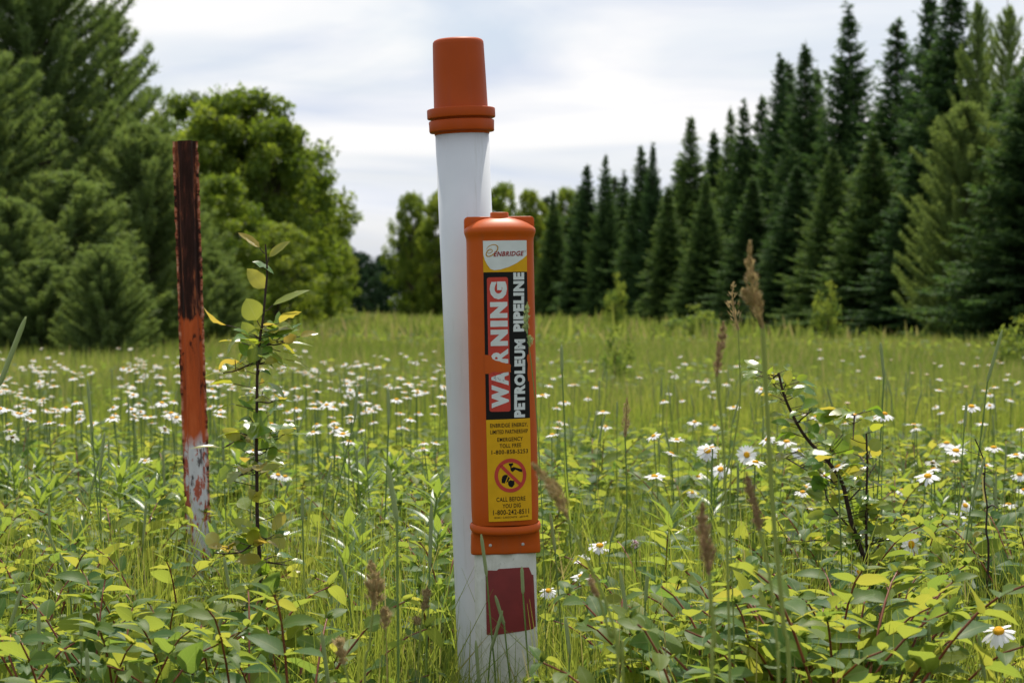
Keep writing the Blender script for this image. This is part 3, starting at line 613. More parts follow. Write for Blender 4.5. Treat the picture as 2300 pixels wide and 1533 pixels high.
# rusty channel post
YR = 4.75; k = YR / F
rt, rb = P(415, 317, YR), P(449, 1330, YR); ax = (rt - rb).normalized(); base = rb - ax * (rb.z / ax.z); Lr = (rt - base).length
rp_ = empty('rusty_post', base); rp_.rotation_mode = 'QUATERNION'; rp_.rotation_quaternion = (Matrix.Rotation(math.atan2(ax.x, ax.z), 3, 'Y') @ Matrix.Rotation(R(6), 3, 'Z')).to_quaternion()
tag(rp_, 'rusty steel channel post with peeling brown, red and white paint', 'post')
m = bpy.data.materials.new('rusty_paint'); m.use_nodes = True; nt = m.node_tree; L = nt.links.new; pr = nt.nodes['Principled BSDF']; pr.inputs['Roughness'].default_value = .85; pr.inputs['Specular IOR Level'].default_value = .12
t = N(nt, 'ShaderNodeTexCoord'); sp = N(nt, 'ShaderNodeSeparateXYZ'); L(t.outputs['Object'], sp.inputs[0])
def noise(sc, det=8, rg=.65, scl=1):
    mp_ = N(nt, 'ShaderNodeMapping'); mp_.inputs['Scale'].default_value = sc; L(t.outputs['Object'], mp_.inputs[0])
    n = N(nt, 'ShaderNodeTexNoise'); n.inputs['Scale'].default_value = scl; n.inputs['Detail'].default_value = det; n.inputs['Roughness'].default_value = rg; L(mp_.outputs[0], n.inputs[0]); return n.outputs[0]
def math_(op, a, b=None, c=None, clamp=False):
    n = N(nt, 'ShaderNodeMath', operation=op, use_clamp=clamp)
    for i, x in enumerate((a, b, c)):
        if x is None: continue
        if isinstance(x, (int, float)): n.inputs[i].default_value = x
        else: L(x, n.inputs[i])
    return n.outputs[0]
def mixc(f, a, b):
    n = N(nt, 'ShaderNodeMix', data_type='RGBA')
    for i, x in ((0, f), (6, a), (7, b)):
        if isinstance(x, tuple): n.inputs[i].default_value = (*x, 1)
        elif isinstance(x, (int, float)): n.inputs[i].default_value = x
        else: L(x, n.inputs[i])
    return n.outputs[2]
def thr(x, lo, hi): return ramp(nt, [(lo, (0, 0, 0)), (hi, (1, 1, 1))], x)
nz = noise((60, 60, 18)); nf = noise((150, 150, 60)); ns_ = noise((45, 45, 5))
zA, zB = P(430, 712, YR).z, P(440, 985, YR).z
brown = ramp(nt, [(.3, (.012, .006, .005)), (.48, (.03, .012, .009)), (.55, (.07, .022, .015)), (.60, (.30, .09, .035)), (.64, (.10, .03, .018)), (.72, (.30, .10, .05))], noise((60, 60, 9)))
red = ramp(nt, [(.3, (.22, .05, .018)), (.5, (.46, .085, .022)), (.7, (.58, .13, .04))], ns_)
white = ramp(nt, [(.3, (.50, .49, .50)), (.7, (.68, .68, .70))], ns_)
pink = ramp(nt, [(.35, (.30, .07, .04)), (.65, (.55, .16, .10))], nf)
flake = thr(noise((55, 55, 22)), .50, .53)
whitef = mixc(flake, white, pink)
zj = math_('MULTIPLY_ADD', ns_, .10, sp.outputs[2])
mB = math_('MULTIPLY_ADD', math_('SUBTRACT', zj, zB + .05), 28.0, .5, True)
mA = math_('MULTIPLY_ADD', math_('SUBTRACT', zj, zA + .05), 110.0, .5, True)
c = mixc(mA, mixc(mB, whitef, red), brown)
edge = math_('ABSOLUTE', sp.outputs[0]); e1 = thr(math_('MULTIPLY_ADD', nf, .0, math_('MULTIPLY_ADD', noise((90, 90, 50)), .012, edge)), .0288, .0300)
c = mixc(e1, c, ramp(nt, [(.40, (.03, .012, .01)), (.5, (.36, .10, .05)), (.62, (.60, .30, .20))], noise((30, 30, 75))))
dk = math_('MULTIPLY', thr(noise((40, 40, 14), 6, .7), .58, .62), .85); c = mixc(dk, c, (.035, .014, .012))
L(c, pr.inputs['Base Color']); bp = N(nt, 'ShaderNodeBump'); bp.inputs['Strength'].default_value = .7; bp.inputs['Distance'].default_value = .002; L(nf, bp.inputs['Height']); L(bp.outputs[0], pr.inputs['Normal'])
hwR = 28.5 * k
prof_x = np.array([-1, -.86, -.62, -.48, -.3, .3, .48, .62, .86, 1]) * hwR
prof_y = np.array([.016, .014, .011, -.004, -.008, -.008, -.004, .011, .014, .016])
pro = np.concatenate([np.column_stack([prof_x, prof_y]), np.column_stack([prof_x[::-1], prof_y[::-1] + .0035])])
mb = MB(); secs = []; r2 = np.random.default_rng(3)
for z_ in np.arange(-.05, Lr + .001, .008):
    p_ = pro.copy(); p_[[0, -1], 0] += r2.normal(0, .0007); p_[[9, 10], 0] += r2.normal(0, .0007); secs.append((p_, z_))
p_ = pro.copy(); c_ = np.array([[x, (pro[i, 1] + pro[-1 - i, 1]) / 2] for i, x in enumerate(pro[:, 0])]); secs.append((p_, Lr + .001)); secs.append((c_, Lr + .001))
loft(mb, secs); me = mb.mesh('channel', m, smooth=False); link('channel', me, rp_)

# ------------------------------------------------------------------ grass and field cover
def zone(y0, y1, n, pw=1.0, marg=.12):
    """random ground points inside the strip the picture can see, y0..y1 metres out, even per square metre (pw=1 adds bias to near)"""
    o = []
    yy = np.sqrt(rng.random(n) * (y1 ** 2 - y0 ** 2) + y0 ** 2); yy = y0 + (yy - y0) ** 1.0
    hwid = yy * (1150 / F) * (1 + (marg if y1 < 9 else .4)) + .35
    return np.stack([(rng.random(n) * 2 - 1) * hwid, yy, np.zeros(n)], 1)
def lump(p, s, seed=0):
    return (np.sin(p[:, 0] * s + seed) * np.cos(p[:, 1] * s * .8 + seed * 1.7) + np.sin(p[:, 0] * s * .47 + p[:, 1] * s * .61 + seed * 2.3)) * .5
def open_grass(px, Y):
    return ((px > 1235) & (px < 1770) & (Y > 3.5) & (Y < 5.6)) | ((px > 600) & (px < 985) & (Y > 3.15) & (Y < 4.7)) | ((px > 150) & (px < 400) & (Y > 3.2) & (Y < 4.0))
SEEN = [(385, 492, 1290, 3.0, 4.72), (540, 640, 1430, 2.9, 3.75), (1880, 2030, 1350, 3.0, 3.98), (2190, 2240, 1370, 3.0, 3.88), (1200, 1400, 1345, 3.25, 4.9), (2170, 2330, 1480, 2.3, 2.82), (2000, 2100, 1275, 3.0, 4.25), (2070, 2200, 1205, 3.2, 4.75)]
def los(px, Y, marg=0):
    '''height that growth may reach so that the stems behind it stay in view'''
    px = np.asarray(px, float); Y = np.asarray(Y, float); z = np.full(np.broadcast(px, Y).shape, 9.)
    for a, b, py, Ya, Yb in SEEN:
        inside = (px > a - marg) & (px < b + marg) & (Y > Ya) & (Y < Yb); z = np.where(inside, np.minimum(z, EYE - (py - 690) / F * Y), z)
    return z
mbg = MB()
def grass(y0, y1, n, h, wd, nseg, hs=.12, dry=.04, ln=.3):
    p = zone(y0, y1, n); lum_ = lump(p, 2.2 if y0 < 10 else .5, 1)
    # keep blades out of the marker, the pipe and the camera's view line right in front of them
    hh = h * (1 + hs * rng.normal(0, 1, n)) * (1 + .12 * lum_)
    px = p[:, 0] / p[:, 1] * F + 1150
    front_ = (p[:, 1] < 3.28) & (px > 1005) & (px < 1235); hh = np.where(front_, np.minimum(hh, .43 + .10 * rng.random(n) ** 3), hh)
    hh = np.where(rng.random(len(hh)) < .9, np.minimum(hh, los(px, p[:, 1]) * rng.uniform(.85, 1.04, len(hh))), hh)
    near = p[:, 1] < 2.4; hh = np.where(near, np.minimum(hh, EYE - .18 * p[:, 1] - .02 + .0 * hh), hh)
    og = open_grass(px, p[:, 1]); hh = np.where(og, hh * 1.04, hh); keep = og | (rng.random(len(hh)) < .72)
    ok = (hh > .12) & keep; p, hh, lum_ = p[ok], hh[ok], lum_[ok]; m_ = len(p)
    v = np.clip(.36 + .22 * lum_ + rng.normal(0, .15, m_), 0, .66); v = np.where(rng.random(m_) < dry, .8 + .2 * rng.random(m_), v)
    blades(mbg, p, hh, rng.random(m_) * 6.28, np.abs(rng.normal(0, ln, m_)) * hh, wd * (.6 + .8 * rng.random(m_)), v, nseg)
grass(1.9, 4.2, 36000, .47, .0052, 5)
grass(4.2, 8, 42000, .46, .0055, 4)
grass(8, 13, 48000, .44, .008, 3)
tag(link('grass', mbg.mesh('grass', M_GRASS)), kind='stuff')
mbg = MB()
grass(13, 18, 42000, .44, .012, 3, dry=.1)
grass(18, 38, 76000, .44, .022, 2, dry=.14)
grass(38, 150, 76000, .50, .09, 2, hs=.3, dry=.2)
tag(link('meadow_grass', mbg.mesh('meadow_grass', M_GRASSF)), kind='stuff')
# far and middle leafy cover
mbh = MB()
def herb(y0, y1, n, z0, z1, size, seg, spread=.11, k=9, thresh=-.2, seed=4, patch=1.1):
    p = zone(y0, y1, n); p = p[lump(p, patch, seed) > thresh]; n = len(p)
    px = p[:, 0] / p[:, 1] * F + 1150; p = p[~((p[:, 1] < 3.5) & (px > 960) & (px < 1260)) & ~(open_grass(px, p[:, 1]) & (rng.random(n) < .88))]; n = len(p)
    B = np.repeat(p, k, 0) + rng.normal(0, spread, (n * k, 3)) * [1, 1, 0]; B[:, 2] = z0 + (z1 - z0) * rng.random(n * k) ** .7
    B[:, 2] = np.minimum(B[:, 2], los(B[:, 0] / B[:, 1] * F + 1150, B[:, 1]) - .02)
    a = rng.random(n * k) * 6.28; D = np.stack([np.cos(a), np.sin(a), rng.normal(.15, .35, n * k)], 1)
    leaves(mbh, B, D, np.stack([rng.normal(0, .4, n * k), rng.normal(0, .4, n * k), np.ones(n * k)], 1), size * (.6 + .7 * rng.random(n * k)), size * .52, nseg=seg, fold=.2, curl=.25,
           v=np.clip(np.repeat(rng.normal(.42, .2, n), k) + rng.normal(0, .15, n * k), 0, 1))
herb(2.3, 4.5, 420, .1, .40, .055, 4, .09, 12, thresh=-9)
herb(4.5, 9, 1500, .15, .47, .06, 3, .13, 12, thresh=-.6)
herb(9, 18, 1700, .15, .44, .065, 2, .2, 9, thresh=-.1)
herb(18, 45, 1300, .2, .46, .10, 2, .4, 8, thresh=.15, patch=.5)
herb(45, 130, 700, .2, .5, .25, 1, 1.0, 8, thresh=.2, patch=.2)
tag(link('field_undergrowth', mbh.mesh('field_undergrowth', M_HERB)), kind='stuff')

# ------------------------------------------------------------------ broad-leaved plants with red stems
def dogbane(seed, h=.56, seg=6):
    r_ = np.random.default_rng(seed); st = MB(); lf = MB(); LB = []; LD = []; LL = []; LN = []; LV = []
    nb = 2 + int(r_.random() * 2.4); fk = h * (.52 + .15 * r_.random()); a0 = r_.random() * 6.28
    tube(st, [(0, 0, 0), (.01, 0, fk * .5), (0, .01, fk)], [.0032, .0028, .0024], 6)
    def pairs(pts, l0, l1, start=0.15):
        pts = np.array(pts); tg = unit(np.gradient(pts, axis=0)); n = len(pts)
        for q in range(n):
            f = q / (n - 1)
            if f < start: continue
            up = np.array([0, 0, 1.]); s = unit(np.cross(tg[q], up + r_.normal(0, .15, 3)))
            rot = (q % 2) * .9
            for sg in (-1, 1):
                d = s * sg * math.cos(rot) + np.array([0, 0, 1]) * sg * math.sin(rot) * .35 + tg[q] * .45 + np.array([0, 0, .12 * r_.random()]); ln = (l0 + (l1 - l0) * f ** 2) * (.8 + .35 * r_.random())
                LB.append(pts[q]); LD.append(d); LL.append(ln); LN.append(np.array([0, 0, 1]) + r_.normal(0, .42, 3)); LV.append(np.clip(.28 + .3 * f + r_.normal(0, .2), 0, 1))
    main = [(0.01 * math.sin(t_ * 5), .01 * t_, fk * t_) for t_ in np.linspace(.3, 1, 5)]
    pairs(main, .085, .08, .0)
    for b in range(nb):
        a = a0 + b * 2 * PI / nb + r_.normal(0, .3); ln = (h - fk) * (.9 + .4 * r_.random()); out_ = .13 + .12 * r_.random(); dv = np.array([math.cos(a), math.sin(a), 0])
        P_ = [np.array([0, 0, fk]) + dv * out_ * t_ ** .9 + np.array([0, 0, ln * math.sin(t_ * PI * .46)]) for t_ in np.linspace(0, 1, 8)]
        tube(st, P_, np.linspace(.0023, .0012, 8), 5); pairs(P_, .082, .038, .2)
        tipb = P_[-1]
        for q in range(7):   # bud cluster
            d = unit(np.array([r_.normal(0, .6), r_.normal(0, .6), 1])); LB.append(tipb); LD.append(d); LL.append(.009 + .006 * r_.random()); LN.append((1, 0, .2)); LV.append(.5)
    LL = np.array(LL); LL = np.where(LL > .03, LL * (.80 + .1 * (seed % 3)), LL); leaves(lf, np.array(LB), np.array(LD), np.array(LN), LL, LL * (.46 + .12 * r_.random(len(LL))), nseg=seg, fold=.22 + .1 * r_.random(len(LL)), curl=.12 + .25 * r_.random(len(LL)), v=np.array(LV), wav=.07)
    t = empty('broad_leaved_plant'); link('stem', st.mesh('plant_stem', M_RED), t); link('foliage', lf.mesh('plant_foliage', M_DOG), t); return t
DOG = [dogbane(100 + q) for q in range(7)]
def put_plant(srcs, q, x, y, s, spin, label, cat, group):
    src = srcs[q % len(srcs)]; o = src if id(src) not in used else copy_tree(src); used.add(id(src))
    o.location = (x, y, 0); o.scale = (s, s, s); o.rotation_euler = (random.gauss(0, .05), random.gauss(0, .05), spin); tag(o, label, cat, group); return o
r3 = random.Random(21); cnt = 0
def near_ok(px, Y):
    if Y < 3.5 and 940 < px < 1290: return False
    if Y < 2.95 and 2080 < px < 2500: return False
    if open_grass(px, Y) and r3.random() > .08: return False
    if px < 1000 and r3.random() < .38: return False

    return True
for (Ya, Yb, n, top0, top1, lb) in ((2.6, 3.4, 150, .50, .60, 'front thicket along lower edge'), (3.4, 4.6, 100, .46, .56, 'second line behind the front thicket'), (4.6, 7.0, 110, .46, .56, 'patch among the daisies')):
    i = 0
    while i < n:
        Y = math.sqrt(r3.random() * (Yb ** 2 - Ya ** 2) + Ya ** 2); px = r3.uniform(-120, 2420)
        if not near_ok(px, Y): i += .2; continue
        if Yb < 3.5 and px < 560 and Y > 2.9 and r3.random() < .3: i += .2; continue
        if Yb < 3.5:
            top = (1400 if px < 1900 else 1330) + r3.uniform(-70, 60) + (60 if px > 1000 and px < 1450 else 0)
            if 2000 < px < 2480: top = max(top, 1515)
            if 1180 < px < 1430: top = max(top, 1420)
            if abs(px - 1110) < 100 + .19 / Y * F: top = max(top, 1575)
            H = P(px, top, Y).z
        else: H = r3.uniform(top0, top1)
        if H > float(los(px, Y, 95)) + .03: i += .2; continue
        side = 'left of white pipe' if px < 1000 else 'right of orange marker'
        put_plant(DOG, cnt, X(px, Y), Y, max(.62, H / .60), r3.random() * 6.28, 'red stemmed broad leaved plant, %s, %s' % (lb, side), 'plant', 'broad leaved plants, %s, %s' % (lb, side)); cnt += 1; i += 1

# ------------------------------------------------------------------ narrow-leaved plants (goldenrod-like)
def narrow(seed, h=.58):
    r_ = np.random.default_rng(seed); st = MB(); lf = MB(); n = 66
    sx, sy = r_.normal(0, .03, 2); pos = lambda f: np.array([sx * f * f, sy * f * f, h * f])
    tube(st, [pos(f) for f in np.linspace(0, .97, 8)], np.linspace(.0035, .0018, 8), 6)
    B = []; D = []; LL = []; V = []; C = []
    for i in range(n):
        f = .22 + .78 * (i / n) ** .85; a = i * 2.4 + r_.normal(0, .2); el = .35 + 1.1 * max(0, f - .8) / .2
        B.append(pos(f * .985)); D.append((math.cos(a), math.sin(a), el)); LL.append((.112 if f < .85 else .112 - .055 * (f - .85) / .15) * (.8 + .35 * r_.random())); V.append(np.clip(.25 + .15 * r_.random() + .6 * max(0, f - .75) / .25, 0, 1)); C.append(.55 - .5 * max(0, f - .75) / .25 + r_.normal(0, .1))
    LL = np.array(LL); leaves(lf, B, D, (0, 0, 1), LL, .0150, nseg=6, fold=.35, curl=np.array(C), prof='lance', v=np.array(V), wav=.05)
    t = empty('narrow_leaved_plant'); link('stem', st.mesh('narrow_stem', M_STEM), t); link('foliage', lf.mesh('narrow_foliage', M_GOLD), t); return t
NAR = [narrow(200 + q) for q in range(5)]
nar_spots = [(432, 1170, 4.1, 'narrow leaved plant standing against the foot of the rusty post'), (930, 1065, 4.3, 'narrow leaved plant beside the lower half of the white pipe'), (905, 1230, 3.7, 'narrow leaved plant with arched leaves low beside the white pipe'), (1495, 1120, 4.2, 'tall tuft of pale narrow leaves alone in the grass right of the marker'),
             (262, 1035, 4.9, 'narrow leaved plant left of the rusty post, leaves reaching its paint line'), (340, 1060, 4.8, 'narrow leaved plant just left of the white painted part of the rusty post'), (160, 1060, 5.2, 'narrow leaved plant well left of the rusty post')]
for i, (px, top, Y, lb) in enumerate(nar_spots): put_plant(NAR, i, X(px, Y), Y, P(px, top, Y).z / .60, r3.random() * 6, lb, 'plant', 'narrow leaved plants')
for i in range(110):
    Y = r3.uniform(3.5, 6.8); px = r3.choice([r3.uniform(-60, 480), r3.uniform(-60, 480), r3.uniform(700, 1000), r3.uniform(-60, 1000), r3.uniform(1200, 2360)])
    if 1230 < px < 1760 and Y < 5: continue
    if .55 > float(los(px, Y, 95)): continue
    side = 'left of the rusty post' if px < 430 else 'between rusty post and pipe' if px < 1000 else 'right of the marker'
    put_plant(NAR, i, X(px, Y), Y, r3.uniform(.52, .62) / .6 * .92, r3.random() * 6, 'narrow leaved green plant in the meadow, %s' % side, 'plant', 'narrow leaved plants, %s' % side)

# ------------------------------------------------------------------ daisies
def daisy_parts(seed, full=True, h=.6):
    r_ = np.random.default_rng(seed); st = MB(); pt_ = MB(); dk_ = MB()
    ns = 7 if full else 3; b = r_.normal(0, .02)
    tube(st, [(b * math.sin(f * 3), b * .5 * f * (1 - f), h * f) for f in np.linspace(0, 1, ns)], .0011 if full else .0016, 5 if full else 3)
    if full:
        n = 7; a = r_.random(n) * 6.28; leaves(st, np.stack([0 * a, 0 * a, h * (.2 + .5 * r_.random(n))], 1), np.stack([np.cos(a), np.sin(a), 1.1 + 0 * a], 1), (0, 0, 1), .035, .007, nseg=3, prof='lance', fold=.2, curl=.3)
    n = 19 if full else 13; a = np.arange(n) / n * 6.283 + r_.normal(0, .05, n); el = r_.normal(.05, .13, n) + r_.choice([-.35, -.1, .15])
    D = np.stack([np.cos(a), np.sin(a), el], 1); ln = .0205 * (1 + r_.normal(0, .06, n))
    leaves(pt_, np.stack([np.cos(a) * .0055, np.sin(a) * .0055, 0 * a + .0005 * (np.arange(n) % 2)], 1), D, (0, 0, 1), ln, .0066 if full else .010, nseg=4 if full else 2, fold=-.12 if full else 0, curl=.12 + .15 * r_.random(n), prof='petal', wav=.08)
    lathe(dk_, [(.0075, -.001), (.0082, .0012), (.0072, .0034), (.005, .0047), (.0028, .005), (.00002, .0046)], 20 if full else 8)
    return st, pt_, dk_
def daisy_full(seed):
    st, pt_, dk_ = daisy_parts(seed); t = empty('daisy'); link('stem', st.mesh('daisy_stem', M_STEM), t)
    hd = link('petals', pt_.mesh('daisy_petals', M_PET), t); link('disc', dk_.mesh('daisy_disc', M_DISC), hd); return t
DF = [daisy_full(300 + q) for q in range(5)]
def put_daisy(q, px, py, Y, tilt, az, s, label, group):
    p = P(px, py, Y); src = DF[q % 5]; o = src if id(src) not in used else copy_tree(src); used.add(id(src))
    o.location = (p.x, p.y, 0); tag(o, label, 'daisy', group)
    for ch in o.children:
        if ch.name.startswith('stem'): ch.scale = (1, 1, p.z / .6)
        else: ch.location = (0, 0, p.z); ch.scale = (s, s, s); ch.rotation_euler = Euler((tilt, 0, az), 'ZYX') if False else (Matrix.Rotation(az, 3, 'Z') @ Matrix.Rotation(tilt, 3, 'X')).to_euler()
    return o
# (px, py, width px, tilt towards the viewer in degrees, azimuth, label)
big = [(2243, 1417, 80, 30, -20, 'large daisy low at the right, facing up and tipped towards the viewer'), (2046, 1222, 56, 82, 35, 'daisy facing right with its whole yellow disc showing'), (1589, 1012, 50, 45, 0, 'daisy with open face, upper of the two between the brown seed heads'),
       (1677, 1021, 44, 75, 10, 'small daisy facing the viewer behind the tall stalk'), (1619, 1054, 46, 35, -15, 'daisy below the open faced one, right of the marker'), (1985, 930, 54, 4, 0, 'flat white daisy on a tall stem above the right sapling'), (2052, 954, 38, -6, 0, 'cup shaped daisy seen from below beside the flat one'),
       (2182, 913, 44, 14, 0, 'daisy behind a green seed head near the top right'), (1470, 1070, 48, 8, 5, 'flat daisy alone in the grass right of the marker'), (1767, 992, 46, 10, -15, 'daisy left of the right sapling stem'), (1795, 1014, 36, 50, 30, 'daisy half hidden in the right sapling leaves'), (1808, 1094, 42, 12, 0, 'upper daisy of the pair left of the right sapling'),
       (1803, 1105, 40, 10, 0, 'lower daisy of the pair left of the right sapling'), (1810, 1142, 42, -10, 0, 'drooping daisy under the pair left of the right sapling'), (2084, 1069, 54, 24, -20, 'slanting daisy right of the right sapling top'), (2126, 995, 42, 6, 0, 'upper daisy of the close pair at mid right'), (2147, 1012, 48, 26, 0, 'lower daisy of the close pair at mid right'),
       (2232, 1005, 44, 5, 0, 'flat daisy near the right edge above the bare twig'), (2282, 1022, 40, 8, -10, 'daisy touching the right edge'), (2168, 1135, 38, 45, 15, 'daisy with yellow face under a broad leaf at right'), (2111, 1157, 50, 10, 0, 'left flower of the low daisy pair at right'), (2149, 1168, 48, 38, 0, 'right flower of the low daisy pair, facing the viewer'),
       (2025, 1101, 36, 14, 0, 'small daisy in the herbs right of the right sapling'), (2215, 1046, 34, 8, 0, 'small daisy beside the bare twig'), (2265, 1133, 44, -6, 0, 'flat daisy seen from below near the right edge'), (2290, 1066, 40, 15, 0, 'daisy cut by the right edge'), (1738, 1156, 18, 40, 20, 'tiny daisy by the blurred stalks'),
       (1347, 1225, 52, 22, 0, 'uppermost of the four daisies right of the marker foot'), (1303, 1255, 42, 20, 5, 'second daisy down right of the marker foot'), (1306, 1294, 44, 24, -10, 'third daisy down right of the marker foot'), (1232, 1326, 42, 28, 0, 'lowest daisy touching the marker post'),
       (1928, 1286, 40, 55, 60, 'daisy half hidden behind the right sapling leaves'), (1884, 1366, 34, 35, 0, 'small daisy low behind the front leaves'), (1568, 1070, 32, 20, 0, 'small daisy right of the flat lone one'), (1560, 948, 32, 15, 0, 'far daisy above the open faced one'), (1605, 956, 30, 10, 0, 'far daisy beside the blurred seed head'), (1520, 988, 36, 8, 0, 'far flat daisy over the grassy patch'),
       (1268, 903, 30, 10, 0, 'far daisy just right of the marker edge'), (1218, 888, 34, 6, 0, 'far daisy touching the marker edge'), (1920, 932, 32, 15, 0, 'far daisy left of the flat tall one'), (1555, 1106, 26, 30, 0, 'small daisy by the pale tuft'), (325, 1035, 34, 12, 0, 'daisy just left of the rusty post, at the pale paint'), (397, 938, 34, 14, 0, 'daisy whose petals touch the left edge of the rusty post'),
       (62, 1047, 34, 20, 0, 'yellow centred daisy at the far left'), (65, 1075, 26, 12, 0, 'small daisy at the far left under the other'), (640, 1070, 36, 8, 0, 'daisy behind the sapling, low'), (770, 975, 40, 12, 0, 'daisy between sapling and pipe'), (2300, 1100, 36, 12, 0, 'half daisy at the right edge, lower'), (1648, 915, 30, 10, 0, 'far small daisy above the twin daisies'),
       (1360, 958, 30, 12, 0, 'far daisy between marker and pale tuft')]
for i, (px, py, wd, ti, az, lb) in enumerate(big):
    Y = min(9.0, .049 * F / wd * (1 if wd > 40 else .85), (EYE - .47) * F / (py - 690)) if py < 1400 else 2.8; put_daisy(i, px, py, Y, R(ti), R(az), wd / 50 * Y / (.049 * F / 50) , lb, 'daisies near enough to show their centres')
def daisy_small(seed):
    st, pt_, dk_ = daisy_parts(seed, False); mb = MB()
    for src, mi_ in ((st, 0), (pt_, 1), (dk_, 2)):
        V = np.concatenate(src.V)
        if mi_: 
            tl = (.1, .35, -.2, .6, .2)[seed % 5]; c, s_ = math.cos(tl), math.sin(tl); V = V @ np.array([[1, 0, 0], [0, c, s_], [0, -s_, c]]); V = V * [.76, .76, .62] + [0, 0, .6]
        mb.add(V, np.concatenate(src.Q), np.concatenate(src.T), np.concatenate(src.U), mi_)
    return mb
DSM = [daisy_small(400 + q) for q in range(5)]; DSo = []
for q in DSM: DSo.append(q.mesh('far_daisy', [M_STEM, M_PET, M_DISC]))
def drift():
    """where the photograph has daisies, in its own pixels -> depth from the height of the flower heads"""
    if r3.random() < .80:
        px = r3.uniform(-40, 1010); py = min(1075, 790 + abs(r3.gauss(0, 1)) * 75 + 25)
        if r3.random() < .5: py = r3.gauss(895, 45)
    else: px = r3.uniform(1215, 2340); py = 800 + r3.random() ** 1.3 * 270
    return px, min(max(py, 768), 1090)
n_ind = 0
for i in range(245):
    while True:
        px, py = drift()
        if math.sin(px * .017 + 1) + math.sin(px * .011 + py * .06) > r3.uniform(-1.3, .9): break
    zt = r3.uniform(.56, .68); Y = (EYE - zt) * F / (py - 690)
    if Y < 4.9 or (380 < px < 490 and Y < 5): px += 130
    o = link('daisy', DSo[i % 5]); s = zt / .6; o.location = (X(px, Y), Y, 0); o.scale = (s * r3.uniform(.8, 1.1),) * 2 + (s,); o.rotation_euler = (r3.gauss(0, .05), r3.gauss(0, .05), r3.random() * 6.28)
    side = 'left of the rusty post' if px < 420 else 'between the rusty post and the pipe' if px < 1010 else 'right of the marker'
    tag(o, 'small white daisy in the distant flower drift, %s' % side, 'daisy', 'distant daisies %s' % side)
mbd = MB()
for i in range(520):
    px, py = drift()
    if math.sin(px * .021) + math.sin(px * .013 + py * .09) < r3.uniform(-1.2, 1.0): continue
    py = 745 + (py - 760) * .6 if i % 3 == 0 else py; zt = r3.uniform(.54, .68); Y = min((EYE - zt) * F / (py - 690), 45)
    if Y < 6: continue
    q = DSM[i % 5]; a = r3.random() * 6.28; ca, sa = math.cos(a), math.sin(a); V = np.concatenate(q.V) @ np.array([[ca, sa, 0], [-sa, ca, 0], [0, 0, 1]]); s = zt / .6
    mbd.add(V * s + [X(px, Y), Y, 0], np.concatenate(q.Q), .5, np.concatenate(q.U), 0); mbd.M[-1] = np.concatenate(q.M)
tag(link('daisy_drift', mbd.mesh('daisy_drift', [M_STEM, M_PET, M_DISC])), kind='stuff')
# small yellow flowers and one clover
M_YEL = leaf_mat('yellow_petal', [(.75, .42, .01)], [(.7, .4, .02)], .3, .6, .2)
mb = MB(); tube(mb, [(0, 0, 0), (.004, 0, .3), (0, 0, .6)], .0013, 4); a = np.arange(22) * 2.4
leaves(mb, np.zeros((22, 3)) + [0, 0, .6], np.stack([np.cos(a), np.sin(a), .3 + .05 * np.arange(22)], 1), (0, 0, 1), .012, .005, nseg=2, prof='petal', m=1); ym = mb.mesh('yellow_flower', [M_STEM, M_YEL])
for i, (px, py) in enumerate([(2002, 809), (2099, 817), (2049, 839), (2082, 842), (1904, 907), (1708, 830), (2145, 1040), (1932, 790), (2240, 812), (1505, 835), (2170, 870), (345, 800)]):
    Y = min((EYE - .62) * F / (py - 690), 14); o = link('yellow_flower', ym); p = P(px, py, Y); o.location = (p.x, p.y, 0); o.scale = (p.z / .6,) * 3
    tag(o, 'small orange yellow flower far out in the meadow %s' % ('left of the rusty post' if px < 400 else 'right of the marker'), 'flower', 'small yellow flowers')
mb = MB(); n = 90; u = unit(rng.normal(0, 1, (n, 3))); M_CLO = leaf_mat('clover_petal', [(.35, .06, .16)], [(.4, .08, .2)], .3, .6, .2)
p = P(1425, 1222, 4.1); tube(mb, [(0, 0, 0), (0.004, 0, p.z)], .0014, 5); leaves(mb, u * [.003, .003, .004] + [0, 0, p.z], u + [0, 0, .5], (0, 0, 1), .007, .0028, nseg=2, prof='lance', m=1)
tag(link('clover_flower', mb.mesh('clover', [M_STEM, M_CLO]), None, (p.x, p.y, 0)), 'single pink clover head in the grass right of the marker', 'flower')

# ------------------------------------------------------------------ grasses with seed heads
def bristles(mb, pts, r0, n, ln, wd, up, m=1, seg=1, lump_=0, seed=0):
    r_ = np.random.default_rng(seed); pts = np.asarray(pts); L_ = len(pts) - 1; f = r_.random(n); i = np.minimum((f * L_).astype(int), L_ - 1); t = f * L_ - i
    c = pts[i] * (1 - t)[:, None] + pts[i + 1] * t[:, None]; tg = unit(pts[i + 1] - pts[i]); o = unit(np.cross(tg, r_.normal(0, 1, (n, 3))))
    taper = (np.clip(np.sin(PI * np.clip(f * .93 + .04, 0, 1)) ** .35, .2, 1) if not lump_ else np.clip(f * 7 + .15, 0, 1) * np.clip((1 - f) * 2.4, .1, 1) ** .7) * (1 + lump_ * np.sin(f * 17 + seed + 3 * np.sin(f * 9)))
    leaves(mb, c + o * (r0 * taper * .8)[:, None], o * (1 - up) + tg * up, o, ln * taper * (.7 + .5 * r_.random(n)), wd, nseg=seg, prof='lance', fold=.2, curl=-.05, v=r_.random(n), m=m)
